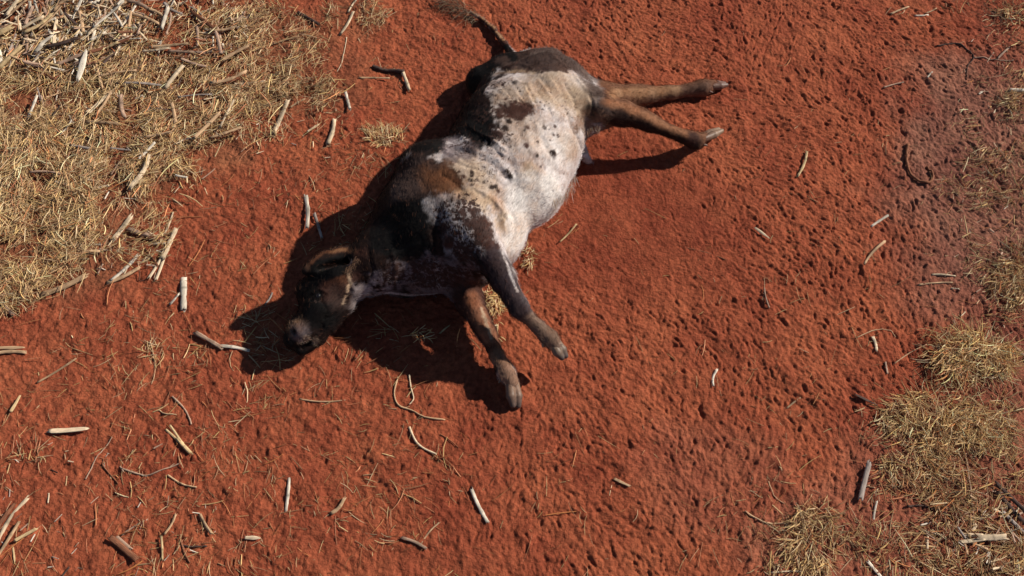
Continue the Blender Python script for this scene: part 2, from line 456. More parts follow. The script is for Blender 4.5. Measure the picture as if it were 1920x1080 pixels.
def surface(PR, h, pad=.13, zmin=-.03, flatz=True):
    lo = np.array([1e9] * 3); hi = -lo
    for p in PR:
        if p[0] == 'c':
            r = max(p[3], p[4])
            lo = np.minimum(lo, np.minimum(p[1], p[2]) - r); hi = np.maximum(hi, np.maximum(p[1], p[2]) + r)
        elif not p[5]:
            r = p[3].max(); lo = np.minimum(lo, p[1] - r); hi = np.maximum(hi, p[1] + r)
    lo -= .03; hi += .03
    if flatz: lo[2] = zmin - 2 * h
    n = np.ceil((hi - lo) / h).astype(int) + 1
    F = np.ones(n, dtype=np.float32)
    ax = [lo[i] + h * np.arange(n[i]) for i in range(3)]
    for p in PR:
        if p[0] == 'c': r = max(p[3], p[4]); b0, b1 = np.minimum(p[1], p[2]) - r - pad, np.maximum(p[1], p[2]) + r + pad
        else: r = p[3].max() + pad; b0, b1 = p[1] - r, p[1] + r
        s = []
        for i in range(3):
            a0 = max(0, int((b0[i] - lo[i]) / h)); a1 = min(n[i], int((b1[i] - lo[i]) / h) + 2); s.append(slice(a0, a1))
        gx_, gy_, gz_ = (ax[0][s[0]][:, None, None], ax[1][s[1]][None, :, None], ax[2][s[2]][None, None, :])
        if p[0] == 'c':
            A, B = p[1], p[2]; d = B - A; l2 = d @ d
            t = np.clip(((gx_ - A[0]) * d[0] + (gy_ - A[1]) * d[1] + (gz_ - A[2]) * d[2]) / l2, 0, 1)
            D = np.sqrt((gx_ - A[0] - t * d[0]) ** 2 + (gy_ - A[1] - t * d[1]) ** 2 + (gz_ - A[2] - t * d[2]) ** 2) - (p[3] + (p[4] - p[3]) * t)
            k, sub = p[5], False
        else:
            C, Rm, ra = p[1], p[2], p[3]; x, y, z = gx_ - C[0], gy_ - C[1], gz_ - C[2]
            q = [Rm[i][0] * x + Rm[i][1] * y + Rm[i][2] * z for i in range(3)]
            k0 = np.sqrt(sum((q[i] / ra[i]) ** 2 for i in range(3))); k1 = np.sqrt(sum((q[i] / ra[i] ** 2) ** 2 for i in range(3)))
            D = k0 * (k0 - 1) / np.maximum(k1, 1e-6); k, sub = p[4], p[5]
        G = F[s[0], s[1], s[2]]
        if not sub:
            hh = np.maximum(k - np.abs(G - D), 0) / k
            F[s[0], s[1], s[2]] = np.minimum(G, D) - hh * hh * k * .25
        else:
            hh = np.maximum(k - np.abs(G + D), 0) / k
            F[s[0], s[1], s[2]] = np.maximum(G, -D) + hh * hh * k * .25
    if flatz:
        F = np.maximum(F, (zmin - ax[2])[None, None, :].astype(np.float32))
    # surface nets
    Sg = F < 0
    c = [Sg[i:n[0] - 1 + i, j:n[1] - 1 + j, k:n[2] - 1 + k] for i in (0, 1) for j in (0, 1) for k in (0, 1)]
    cnt = sum(x.astype(np.int8) for x in c)
    act = (cnt > 0) & (cnt < 8)
    I = np.argwhere(act)
    idx = -np.ones(act.shape, dtype=np.int64); idx[act] = np.arange(len(I))
    off = np.array([(i, j, k) for i in (0, 1) for j in (0, 1) for k in (0, 1)])
    val = np.stack([F[I[:, 0] + o[0], I[:, 1] + o[1], I[:, 2] + o[2]] for o in off], 1)
    acc = np.zeros((len(I), 3)); num = np.zeros(len(I))
    for a in range(8):
        for b in range(a + 1, 8):
            if np.abs(off[a] - off[b]).sum() != 1: continue
            va, vb = val[:, a], val[:, b]
            m = (va < 0) != (vb < 0)
            t = np.where(m, va / np.where(m, va - vb, 1), 0)
            P = off[a][None] + t[:, None] * (off[b] - off[a])[None]
            acc[m] += P[m]; num[m] += 1
    V = (I + acc / num[:, None]) * h + lo
    faces = []
    for ax_ in range(3):
        o = [0, 0, 0]; o[ax_] = 1
        A = Sg[:n[0] - o[0], :n[1] - o[1], :n[2] - o[2]]; B = Sg[o[0]:, o[1]:, o[2]:]
        E = np.argwhere(A != B)
        u, v = [(1, 2), (2, 0), (0, 1)][ax_]
        ok = (E[:, u] > 0) & (E[:, v] > 0) & (E[:, u] < n[u] - 1) & (E[:, v] < n[v] - 1); E = E[ok]
        def cell(du, dv):
            e = E.copy(); e[:, u] -= du; e[:, v] -= dv
            return idx[e[:, 0], e[:, 1], e[:, 2]]
        Q = np.stack([cell(1, 1), cell(0, 1), cell(0, 0), cell(1, 0)], 1)
        fl = ~A[E[:, 0], E[:, 1], E[:, 2]]
        Q[fl] = Q[fl][:, ::-1]
        faces.append(Q)
    Q = np.concatenate(faces)
    Q = Q[(Q >= 0).all(1)]
    return V, Q

def vnormals(V, Q):
    nrm = np.cross(V[Q[:, 2]] - V[Q[:, 0]], V[Q[:, 3]] - V[Q[:, 1]])
    out = np.zeros_like(V)
    for i in range(4):
        for c in range(3): out[:, c] += np.bincount(Q[:, i], nrm[:, c], len(V))
    return out / np.maximum(np.linalg.norm(out, axis=1, keepdims=True), 1e-9)

def relax(V, Q, it, lam=.5):
    for _ in range(it):
        acc = np.zeros_like(V); n = np.zeros(len(V))
        for i in range(4):
            for j in ((i + 1) % 4, (i - 1) % 4):
                for c in range(3): acc[:, c] += np.bincount(Q[:, i], V[Q[:, j], c], len(V))
                n += np.bincount(Q[:, i], minlength=len(V))
        V = V * (1 - lam) + lam * acc / np.maximum(n, 1)[:, None]
    return V

BV, BQ = surface(PR, .0075)
BV = relax(BV, BQ, 3)
BN = vnormals(BV, BQ)
VX, VY, VD = to_px(BV)

def pick(px, py):
    """surface point of the animal lying under a photograph pixel"""
    d2 = (VX - px) ** 2 + (VY - py) ** 2
    m = np.where(d2 < 49)[0]
    if len(m) == 0: return BV[np.argmin(d2)]
    return BV[m[np.argmin(VD[m] + np.sqrt(d2[m]) * .002)]]

def line_pts(pl, step=4):
    out = []
    for (a, b) in zip(pl[:-1], pl[1:]):
        n = max(1, int(math.hypot(b[0] - a[0], b[1] - a[1]) / step))
        for i in range(n): out.append((a[0] + (b[0] - a[0]) * i / n, a[1] + (b[1] - a[1]) * i / n))
    out.append(pl[-1])
    return np.array([pick(*p) for p in out])

def dist_pts(V, P):
    d = np.full(len(V), 9.)
    for p in P: d = np.minimum(d, ((V - p) ** 2).sum(1))
    return np.sqrt(d)

# real skin folds: (polyline, depth, width)  negative = crease, positive = ridge
folds = [([(835, 268), (880, 282), (925, 308), (955, 338)], -.010, .012), ([(832, 262), (885, 274), (935, 300), (962, 332)], .007, .014),
         ([(815, 290), (860, 300), (905, 318), (940, 345)], -.006, .009), ([(905, 250), (925, 262), (948, 280)], .012, .010),
         ([(900, 262), (922, 275), (940, 292)], -.010, .010),
         ([(885, 355), (918, 372), (940, 398), (942, 425), (930, 455)], -.008, .013), ([(902, 360), (930, 378), (950, 405), (952, 440)], .014, .016),
         ([(925, 362), (958, 385), (975, 425), (962, 470)], -.005, .012),
         ([(828, 325), (850, 340), (868, 356)], -.007, .008), ([(815, 470), (812, 440), (822, 405)], -.010, .010), ([(822, 540), (818, 510), (812, 480)], .008, .009),
         ([(945, 135), (965, 155), (985, 185)], -.007, .007), ([(960, 138), (985, 160), (1004, 190)], .007, .008), ([(985, 150), (1000, 175), (1010, 200)], -.006, .007),
         ([(975, 182), (990, 196), (1003, 208)], -.009, .006), ([(930, 150), (950, 165), (968, 190)], -.005, .007), ([(870, 165), (900, 168), (930, 176)], -.005, .007),
         ([(1010, 165), (1028, 190), (1040, 215)], -.005, .008), ([(1060, 160), (1075, 185), (1085, 215)], -.006, .009), ([(1070, 208), (1078, 235), (1092, 262), (1100, 290)], -.016, .012),
         ([(1106, 178), (1112, 195), (1110, 215)], -.012, .007), ([(1035, 95), (1075, 130), (1110, 170)], .008, .012),
         ([(940, 255), (960, 300), (970, 350), (965, 400)], -.004, .02), ([(985, 250), (1010, 300), (1015, 350)], .005, .02), ([(1000, 240), (1040, 290), (1050, 330)], -.004, .018),
         ([(655, 530), (660, 555), (650, 572)], -.009, .009), ([(690, 470), (700, 510), (695, 550)], -.007, .012), ([(735, 470), (745, 510), (740, 545)], .006, .012),
         ([(890, 470), (905, 500), (905, 535)], -.010, .012), ([(860, 480), (868, 510), (862, 540)], -.008, .012),
         ([(610, 600), (630, 590), (645, 575)], -.007, .008), ([(546, 620), (551, 627)], -.016, .008), ([(566, 652), (588, 634), (606, 614)], -.012, .006), ([(582, 562), (596, 563), (608, 553)], -.008, .006), ([(584, 545), (597, 541), (610, 547)], .008, .007), ([(600, 560), (615, 585), (605, 610)], -.005, .007)]
disp = np.zeros(len(BV))
warp = (fbm3(BV, 14, 3, 3) - .5)
for pl, dp, w in folds:
    d = dist_pts(BV, line_pts(pl))
    disp += .95 * dp * np.exp(-(np.abs(d + warp * w * .8) / w) ** 2)
disp += (fbm3(BV, 9, 4, 9) - .5) * .016
# loose wrinkled hide over rump and flank
def wrinkle(dx, dy, cpx, cpy, rad, amp, fu, fv, seed):
    d = np.array([dx, dy]) / math.hypot(dx, dy); c = gp(cpx, cpy, .35)
    u = BV[:, 0] * d[0] + BV[:, 1] * d[1]; v = -BV[:, 0] * d[1] + BV[:, 1] * d[0] + .02 * np.sin(u * 9)
    n = vn2(u * fu, v * fv, seed); n = 1 - np.abs(n * 2 - 1) * 1.6
    return amp * n * np.exp(-((BV[:, 0] - c[0]) ** 2 + (BV[:, 1] - c[1]) ** 2) / rad ** 2)
disp += wrinkle(.62, -.78, 1000, 175, .24, .0062, 6, 30, 3) + wrinkle(.75, -.66, 905, 300, .20, .0062, 5, 28, 8) + wrinkle(.3, -.95, 1040, 300, .2, .004, 5, 24, 13) + wrinkle(.9, .3, 760, 500, .25, .005, 5, 26, 18) + wrinkle(.3, -.9, 850, 420, .2, .004, 6, 28, 23)
# ribs, faint, across the flank
axd = gp(985, 180) - gp(860, 430); axd /= np.linalg.norm(axd)
s_ = (BV - gp(920, 320, .3)) @ axd
disp += .0014 * np.sin(s_ * 62 + fbm3(BV, 5, 2, 77) * 5) * np.exp(-(s_ / .3) ** 2)
BV = BV + BN * disp[:, None]
BN = vnormals(BV, BQ)
VX, VY, VD = to_px(BV)

# ---- coat pattern, fixed to the skin
BACKN = BN @ (np.array([-.86, .5, -.1]))
BLK = (.007, .005, .0055); DKB = (.020, .010, .008); BRN = (.065, .028, .021); RUST = (.26, .105, .045); TAN = (.42, .24, .13)
WHT = (.60, .545, .545); CRM = (.47, .34, .235); GRB = (.075, .047, .040); GRY = (.17, .135, .145); REDT = (.34, .155, .08); BRI = (.74, .69, .66)
coat = np.tile(np.array(WHT), (len(BV), 1))
speck = np.zeros(len(BV))
W1 = fbm3(BV, 16, 4, 51) - .5
W2 = fbm3(BV, 55, 3, 61) - .5
def put(mask, col):
    global coat
    coat = coat * (1 - mask[:, None]) + np.array(col)[None] * mask[:, None]
PXM = 1 / 345.0
def blob(px, py, r, col, soft=.35, amp=1.0, s=1.0):
    """patch of hair of radius r (photo px) centred on the skin under a pixel"""
    c = pick(px, py); rr = r * PXM
    d = np.sqrt(((BV - c) ** 2).sum(1)) + (W1 * 1.1 + W2 * .8) * rr * amp
    put(s * (1 - sst(rr * (1 - soft), rr * (1 + soft), d)), col)
def region(pl, col, soft=.012, amp=.06, s=1.0, zlim=None, fine=.03):
    """patch bounded in plan (seen from straight above the animal) by skin points"""
    P = np.array([pick(*p)[:2] for p in pl])
    x, y = BV[:, 0], BV[:, 1]
    inside = np.zeros(len(BV), bool); d = np.full(len(BV), 9.)
    for i in range(len(P)):
        a, b = P[i], P[(i + 1) % len(P)]
        cond = (a[1] > y) != (b[1] > y)
        xi = (b[0] - a[0]) * (y - a[1]) / (b[1] - a[1] + 1e-12) + a[0]
        inside ^= cond & (x < xi)
        e = b - a; t = np.clip(((x - a[0]) * e[0] + (y - a[1]) * e[1]) / (e @ e + 1e-12), 0, 1)
        d = np.minimum(d, np.hypot(x - a[0] - t * e[0], y - a[1] - t * e[1]))
    sd_ = np.where(inside, -d, d) + W1 * amp * 2 + W2 * fine * 2
    m = s * (1 - sst(-soft, soft, sd_))
    if zlim is not None: m = m * zlim
    put(m, col)
    return m
def stroke(pl, w, col, soft=.5, s=1.0, amp=.5):
    d = dist_pts(BV, line_pts(pl)); ww = w * PXM
    put(s * (1 - sst(ww * (1 - soft), ww * (1 + soft), d + W1 * ww * amp * 2)), col)
def speckle(px, py, r, s):
    global speck
    c = pick(px, py); d = np.sqrt(((BV - c) ** 2).sum(1))
    speck = np.maximum(speck, s * (1 - sst(r * PXM * .4, r * PXM, d)))

# dark skin on the head side and all along the back
mot = sst(.50, .66, fbm3(BV * np.array([1, 1, .6]), 11, 4, 201)); put(mot * .35, (.38, .29, .25))
mot = sst(.54, .68, fbm3(BV, 26, 3, 211)); put(mot * .5, (.30, .21, .18))
hm = 1 - sst(gp(690, 500)[0] - .03, gp(720, 500)[0] + .03, BV[:, 0] + W1 * .1)
put(hm, BLK)
# warm and cool tones over the white flank
blob(1060, 165, 60, CRM, .6, 1, .65); blob(1010, 150, 50, CRM, .6, 1, .6); blob(955, 175, 45, CRM, .6, 1, .7); blob(1095, 200, 35, CRM, .5, 1, .8)
blob(975, 245, 45, CRM, .6, 1, .5); blob(870, 310, 38, CRM, .5, 1, .8); blob(905, 350, 35, CRM, .5, 1, .7); blob(995, 320, 16, CRM, .6, 1, .9)
blob(1075, 270, 30, CRM, .5, 1, .5); blob(955, 420, 22, CRM, .5, 1, .9); blob(935, 380, 18, TAN, .5, 1, .6)
blob(1000, 385, 50, BRI, .5, .6); blob(1030, 365, 40, BRI, .5, .6); blob(975, 450, 34, BRI, .5, .6); blob(965, 420, 14, BRI, .5, .5)
blob(1040, 270, 40, BRI, .6, .6, .5)
# rump tuft and back
region([(905, 118), (975, 90), (1040, 80), (1085, 122), (1070, 132), (1005, 133), (950, 130)], GRB, .01, .02, fine=.02)
region([(985, 96), (935, 112), (930, 132), (912, 140), (908, 165), (918, 185), (912, 205), (925, 225), (930, 248), (918, 268), (890, 262), (868, 250), (840, 255), (822, 286), (770, 300), (740, 250), (800, 130), (920, 70)], BLK, .008, .03)
stroke([(925, 133), (960, 128), (1000, 131)], 5, CRM, .6, .7)
blob(945, 122, 18, DKB); blob(930, 140, 16, DKB, .5, 1.2); blob(960, 150, 8, DKB, .5, 1.4, .8); blob(985, 152, 7, DKB, .5, 1.4, .6)
blob(905, 150, 22, BLK, .4, 1.2); blob(905, 180, 20, DKB, .4, 1.2)
for (x, y, r, c) in [(935, 212, 9, DKB), (968, 206, 22, BRN), (948, 205, 18, BRN), (985, 204, 15, BRN), (952, 226, 7, DKB), (945, 238, 9, DKB), (938, 250, 11, BRN), (925, 232, 12, DKB),
                     (990, 240, 9, BRN), (984, 243, 6, DKB), (1024, 238, 6, GRB), (1046, 233, 5, BRN), (1043, 248, 5, GRB), (1050, 253, 4, GRB), (988, 272, 6, BRN), (1012, 292, 5, DKB),
                     (1040, 290, 8, GRB), (1038, 287, 5, DKB), (950, 322, 6, DKB), (955, 331, 5, DKB), (935, 252, 8, DKB), (895, 262, 15, BLK), (918, 268, 7, BLK), (870, 240, 14, BLK), (845, 283, 7, BLK), (832, 275, 8, BLK), (835, 282, 5, BLK),
                     (923, 350, 5, DKB), (930, 350, 5, DKB), (935, 359, 4, BRN), (886, 318, 4, DKB), (887, 325, 4, DKB), (883, 336, 5, DKB), (869, 330, 6, BRN), (864, 338, 5, BRN), (860, 321, 4, BRN),
                     (884, 346, 4, GRB), (907, 340, 3, GRB), (914, 338, 3, GRB), (896, 336, 3, GRB), (1020, 310, 3, GRB), (1008, 265, 3, GRB), (905, 290, 3, GRB), (965, 185, 5, BRN), (945, 180, 5, BRN), (935, 192, 6, BRN), (1035, 262, 3, GRB)]:
    blob(x, y, r * (.88 if r < 12 else 1), c, .35, 1.3, .96)
region([(822, 290), (838, 262), (870, 258), (895, 275), (885, 290), (850, 292)], GRY, .02, .05, .75)
blob(850, 255, 14, GRY, .5, 1, .8)
# shoulder hump, neck, chest: grey brown, rust, black
region([(800, 288), (832, 300), (858, 325), (872, 362), (868, 385), (905, 392), (925, 420), (925, 455), (948, 490), (985, 560), (1020, 600), (1060, 640), (1040, 690), (900, 700), (850, 580), (560, 700), (500, 600), (560, 460), (650, 440), (720, 330), (770, 280)], DKB, .012, .035)
region([(765, 295), (800, 290), (835, 305), (812, 335), (790, 365), (730, 385), (715, 350)], (.09, .058, .05), .05, .05, .8)
region([(790, 312), (832, 314), (856, 338), (864, 362), (845, 368), (812, 352), (790, 345)], (.20, .085, .04), .06, .05, .85)
region([(850, 360), (885, 352), (918, 372), (920, 400), (905, 395), (870, 378)], CRM, .02, .05, .85)
region([(735, 375), (790, 368), (812, 400), (808, 440), (820, 470), (800, 490), (745, 485), (690, 470), (690, 420)], BLK, .02, .04)  # black hair, with the shade on the neck painted in as well
region([(800, 375), (850, 372), (905, 390), (928, 430), (938, 462), (905, 478), (870, 475), (838, 470), (832, 430), (805, 410)], WHT, .03, .07, .6)
for (x, y, r, s) in [(905, 205, 45, .55), (870, 265, 45, .5), (935, 255, 40, .5), (930, 150, 40, .5), (985, 180, 75, .27), (1060, 190, 60, .22), (930, 300, 60, .28), (900, 330, 45, .32), (875, 400, 50, .68), (835, 400, 40, .66), (850, 430, 45, .66), (905, 430, 30, .8), (885, 460, 35, .66), (870, 370, 30, .5)]: speckle(x, y, r, s)
for (x, y, r) in [(905, 412, 15), (912, 438, 18), (922, 462, 14), (890, 395, 9), (842, 455, 12), (880, 420, 8), (865, 400, 6)]: blob(x, y, r, BRN, .5, 1.6)
region([(822, 380), (835, 400), (838, 440), (822, 430), (815, 400)], GRY, .02, .05, .6)
# throat and lower neck: mottled white hair, its shade painted in as grey
region([(660, 530), (700, 515), (760, 500), (820, 478), (880, 500), (900, 545), (840, 565), (770, 560), (700, 570), (660, 600)], GRY, .02, .06, .95)
region([(662, 535), (700, 522), (730, 530), (700, 560), (660, 585)], (.42, .36, .36), .02, .04, .9)
for (x, y, r, s) in [(800, 520, 60, .8), (740, 520, 40, .75), (850, 530, 50, .85), (870, 480, 40, .75), (780, 550, 40, .4), (720, 540, 30, .35)]: speckle(x, y, r, s)
stroke([(700, 562), (730, 556), (780, 560), (820, 558)], 4, WHT, .6, .7)
stroke([(815, 500), (822, 520), (822, 545)], 4, WHT, .6, .5)
blob(870, 545, 22, DKB, .5)
# head
blob(600, 575, 55, BLK, .5); blob(590, 540, 45, BLK, .5)
blob(634, 526, 22, (.13, .055, .03), .7, .8, .9); blob(618, 545, 20, BRN, .6, .8, .8); blob(640, 560, 22, GRB, .6, .8, .8); blob(668, 520, 10, BRN, .6, .8, .7)
stroke([(652, 505), (657, 530), (655, 548)], 3.2, CRM, .5, .95); stroke([(651, 560), (646, 572)], 2.5, CRM, .5, .9)
blob(551, 612, 17, (.26, .15, .09), .7, .6, .95); blob(560, 625, 16, GRY, .6, .8, .7); blob(578, 640, 8, CRM, .6, 1.8, .5); blob(566, 648, 7, CRM, .6, 1.8, .5); blob(590, 645, 8, CRM, .5, 1.5, .5)
stroke([(655, 492), (622, 497), (592, 506), (568, 514)], 16, BLK, .3); stroke([(672, 470), (640, 465), (605, 466), (588, 480), (574, 498)], 5, (.13, .055, .03), .5, .9); stroke([(655, 503), (625, 513), (595, 520), (566, 516)], 6.5, BLK, .4); stroke([(660, 467), (620, 466)], 3, (.20, .10, .05), .6, .9); blob(576, 502, 7, (.13, .07, .045), .5, .6, .7)  # ear: shade of the cup and lower rim painted black, lit upper rim lighter
blob(672, 478, 14, BRN, .5, 1, .8); blob(562, 517, 7, BLK, .5); blob(548, 624, 5, BLK, .5, .5); blob(596, 553, 10, BLK, .5, .5); stroke([(583, 560), (590, 565), (602, 563)], 1.4, GRB, .5, .8)
stroke([(648, 485), (630, 490), (605, 497), (590, 505)], 7, BLK, .4); blob(652, 489, 5, GRY, .6)  # shade inside the ear painted black, with a painted highlight at its base
# front legs
stroke([(930, 490), (950, 530), (975, 570), (1005, 604), (1030, 628)], 28, (.040, .026, .030), .4, .95)
stroke([(1005, 604), (1030, 630), (1045, 645)], 22, (.22, .14, .10), .5, .8)
stroke([(948, 470), (962, 510), (975, 540)], 3, WHT, .5, .7)
stroke([(880, 545), (900, 590), (925, 640)], 34, BRN, .4, .95)
stroke([(885, 560), (903, 600), (918, 632)], 15, (.30, .13, .075), .5, .9); stroke([(908, 575), (912, 605), (922, 632)], 3, CRM, .5, .8)
stroke([(935, 675), (950, 698), (962, 722)], 24, (.25, .14, .09), .5, .95)
# hind legs
hindm = sst(.0, .05, BV[:, 0] - gp(1112, 200, .2)[0])
put(hindm, (.17, .078, .045))
stroke([(1115, 215), (1165, 232), (1215, 250), (1260, 262), (1300, 275)], 21, DKB, .5, .95); stroke([(1125, 203), (1165, 218)], 12, GRB, .7, .6)  # shading of the upper leg's lower side painted into the coat
stroke([(1130, 190), (1180, 200), (1240, 230), (1290, 252)], 8, REDT, .7, .8)
stroke([(1110, 165), (1125, 190), (1130, 215)], 11, GRB, .7, .6)
blob(1300, 262, 15, BRN, .6); stroke([(1230, 184), (1290, 170), (1335, 162)], 15, (.13, .07, .05), .7, .85); stroke([(1150, 172), (1210, 172), (1270, 168)], 10, TAN, .7, .6)
region([(1078, 215), (1095, 215), (1132, 215), (1140, 232), (1110, 248), (1084, 242)], (.20, .11, .07), .02, .03, .8)
stroke([(1085, 130), (1110, 160), (1120, 175)], 8, GRB, .7, .8)
tp = sst(.35, .6, BN @ np.array([.60, .78, .05]) + W1 * .25) * sst(gp(985, 110, .2)[0], gp(1005, 110, .2)[0], BV[:, 0]) * (1 - sst(gp(1110, 160, .2)[0], gp(1135, 160, .2)[0], BV[:, 0])) * sst(gp(1000, 190, .2)[1], gp(1000, 150, .2)[1], BV[:, 1])
put(tp * .95, GRB); stroke([(1072, 112), (1092, 130), (1110, 148), (1126, 168)], 13, GRB, .6, .9); stroke([(930, 108), (960, 100), (1000, 92), (1035, 88)], 11, GRB, .6, .95)
bk = sst(.45, .7, BACKN + W1 * .3) * (1 - sst(gp(960, 120, .2)[0], gp(990, 120, .2)[0], BV[:, 0]))
put(bk, BLK)
# belly underside is soiled reddish
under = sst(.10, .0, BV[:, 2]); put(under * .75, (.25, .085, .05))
# tail
stroke([(966, 108), (952, 92), (940, 74)], 9, BLK, .3); stroke([(940, 74), (920, 50), (898, 34)], 9, BRN, .3)
stroke([(944, 68), (928, 46), (905, 30), (885, 22)], 3.5, TAN, .5)  # highlight on the tail's lit side, painted as a tan streak
coat = np.clip(coat, .006, .9)
coat *= (1 + (fbm3(BV, 40, 2, 91)[:, None] - .5) * .22)
cow = link("cow", None, None, "dead brown, black and white spotted cow lying on its side on red soil", "cow")
pc = gp(930, 330); cow.location = (pc[0], pc[1], 0)
OFF = np.array([pc[0], pc[1], 0])
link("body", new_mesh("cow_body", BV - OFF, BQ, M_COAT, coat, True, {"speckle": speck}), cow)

# hooves: two claws each, cleft between them
def hoof(p0, p1, w, col, tip, name_lab=None):
    A, B = gp(*p0), gp(*p1)
    d = (B - A); ln = np.linalg.norm(d); d /= ln
    s = np.cross(d, [0, 0, 1.]); s /= np.linalg.norm(s)
    s2 = s * .85 + np.array([0, 0, .5]); s2 /= np.linalg.norm(s2)   # cleft lies sideways on a leg lying on its side
    pr = []
    for sg in (-1, 1):
        o = s2 * w * .48 * sg
        pr.append(('c', A + o * .75, A + d * ln * .55 + o, w * .56, w * .58, .004))
        pr.append(('c', A + d * ln * .55 + o, B + o * .8, w * .58, w * .36, .006))
    # dew claws
    for sg in (-1, 1): pr.append(('c', A - d * w * .9 + s * w * .9 * (1) + s2 * w * .4 * sg, A - d * w * .5 + s * w * 1.15 + s2 * w * .45 * sg, w * .22, w * .14, .006))
    V, Q = surface(pr, .004, .05, flatz=False)
    V = relax(V, Q, 2)
    t = np.clip(((V - A) @ d) / ln, 0, 1)
    c = np.array(col)[None] * (1 - t[:, None]) + np.array(tip)[None] * t[:, None]
    c = c * (.75 + .5 * fbm3(V, 60, 3, 5)[:, None])
    link("hoof", new_mesh("hoof", V - OFF, Q, M_HOOF, c), cow)
hoof((1040, 644, .20), (1057, 669, .16), .043, (.26, .17, .11), (.07, .05, .045))
hoof((961, 722, .07), (967, 760, .035), .045, (.24, .14, .09), (.09, .055, .045))
hoof((1317, 259, .09), (1350, 244, .06), .041, (.15, .08, .055), (.26, .17, .11))
hoof((1334, 161, .05), (1360, 158, .035), .040, (.17, .085, .06), (.12, .06, .045))
# eye
ec = pick(596, 553) - np.array([0, 0, .010])
uu, vv = np.meshgrid(np.linspace(0, 2 * math.pi, 17)[:-1], np.linspace(.001, math.pi - .001, 10), indexing='ij')
EV = np.stack([np.cos(uu) * np.sin(vv), np.sin(uu) * np.sin(vv), np.cos(vv)], -1).reshape(-1, 3) * np.array([.016, .016, .015]) + ec
EQ = np.array([[i * 10 + j, ((i + 1) % 16) * 10 + j, ((i + 1) % 16) * 10 + j + 1, i * 10 + j + 1] for i in range(16) for j in range(9)])
link("eye", new_mesh("eye", EV - OFF, EQ, M_EYE, np.tile([.012, .008, .008], (len(EV), 1))), cow)

# ------------------------------------------------------------------ blades: straws, hairs
def blades(P, yaw, pitch, ln, w, curve, col, seg=3, taper=.5, tw=None):
    """many thin bent three-sided blades as one mesh"""
    n = len(P)
    V = np.zeros((n, seg + 1, 3, 3)); 
    pos = P.copy().astype(float); y = yaw.copy(); pt = pitch.copy()
    for s in range(seg + 1):
        d = np.stack([np.cos(pt) * np.cos(y), np.cos(pt) * np.sin(y), np.sin(pt)], 1)
        side = np.stack([-np.sin(y), np.cos(y), np.zeros(n)], 1)
        up = np.cross(d, side)
        ww = (w * (1 - (1 - taper) * abs(s / seg * 1.6 - .6)))[:, None]
        V[:, s, 0] = pos + side * ww * .5
        V[:, s, 1] = pos - side * ww * .5
        V[:, s, 2] = pos + up * ww * .45
        pos = pos + d * (ln / seg)[:, None]
        y = y + curve / seg; pt = pt - np.abs(curve) * .2 / seg
    idx = np.arange(n)[:, None] * (seg + 1) * 3
    Q = []
    for s in range(seg):
        for k in range(3):
            a, b = s * 3 + k, s * 3 + (k + 1) % 3
            Q.append(np.concatenate([idx + a, idx + b, idx + b + 3, idx + a + 3], 1))
    return V.reshape(-1, 3), np.concatenate(Q), np.repeat(col, (seg + 1) * 3, axis=0)

STRAWC = np.array([(.52, .36, .14), (.60, .45, .21), (.42, .28, .12), (.66, .52, .30), (.33, .20, .10), (.48, .36, .17), (.36, .25, .13)])
def straw_cols(n, pale=1.0, red=0):
    c = STRAWC[rng.integers(0, len(STRAWC), n)] * rng.uniform(.65, 1.15, (n, 1)) * pale
    if red:
        m = (rng.random(n) < red)[:, None]; c = np.where(m, c * np.array([.85, .5, .42]), c)
    return np.clip(c * np.array([1.07, .98, 1.0]), .02, .85)

def under_body(x, y):
    return None

def scatter(blobs, n, seed):
    """n ground points spread by a density mask of pixel ellipses, broken up by noise"""
    out = []
    g = np.random.default_rng(seed)
    tot = sum(b[2] * b[3] * b[4] for b in blobs)
    while sum(len(o) for o in out) < n:
        k = n
        w = np.array([b[2] * b[3] * b[4] for b in blobs]) / tot
        bi = g.choice(len(blobs), k, p=w); B = np.array(blobs)[bi]
        r = np.sqrt(g.random(k)) * 1.05 + g.normal(0, .07, k); a = g.random(k) * 2 * math.pi
        px, py = B[:, 0] + B[:, 2] * r * np.cos(a), B[:, 1] + B[:, 3] * r * np.sin(a)
        P = np.array([gp(x, y) for x, y in zip(px, py)])
        nz_ = fbm2(P[:, 0] * 4.5, P[:, 1] * 4.5, 3, seed)
        keep = (g.random(k) < sst(.32, .56, nz_) * .95 + .05) & (P[:, 1] < 2.6) & (abs(P[:, 0]) < 4.2)
        out.append(P[keep])
    return np.concatenate(out)[:n]

def gpv(px, py, z=0.0):
    u = (px - 960) / 960 * TH; v = (540 - py) / 960 * TH
    d = np.stack([u, v * CT + ST, v * ST - CT], 1)
    return CAMP[None] + d * ((z - CAMP[2]) / d[:, 2])[:, None]

def scatter(blobs, n, seed, lo=.34, hi=.56, freq=4.5):
    g = np.random.default_rng(seed); out = []; cnt = 0
    B0 = np.array(blobs, float); w = B0[:, 2] * B0[:, 3] * B0[:, 4]; w /= w.sum()
    while cnt < n:
        B = B0[g.choice(len(B0), n, p=w)]
        r = np.sqrt(g.random(n)) * 1.0 + g.normal(0, .08, n); a = g.random(n) * 2 * math.pi
        P = gpv(B[:, 0] + B[:, 2] * r * np.cos(a), B[:, 1] + B[:, 3] * r * np.sin(a))
        nz_ = fbm2(P[:, 0] * freq, P[:, 1] * freq, 3, seed)
        keep = (g.random(n) < sst(lo, hi, nz_) * .95 + .05) & (P[:, 1] < 2.7) & (abs(P[:, 0]) < 4.3) & (P[:, 1] > -2.1)
        out.append(P[keep]); cnt += keep.sum()
    return np.concatenate(out)[:n]

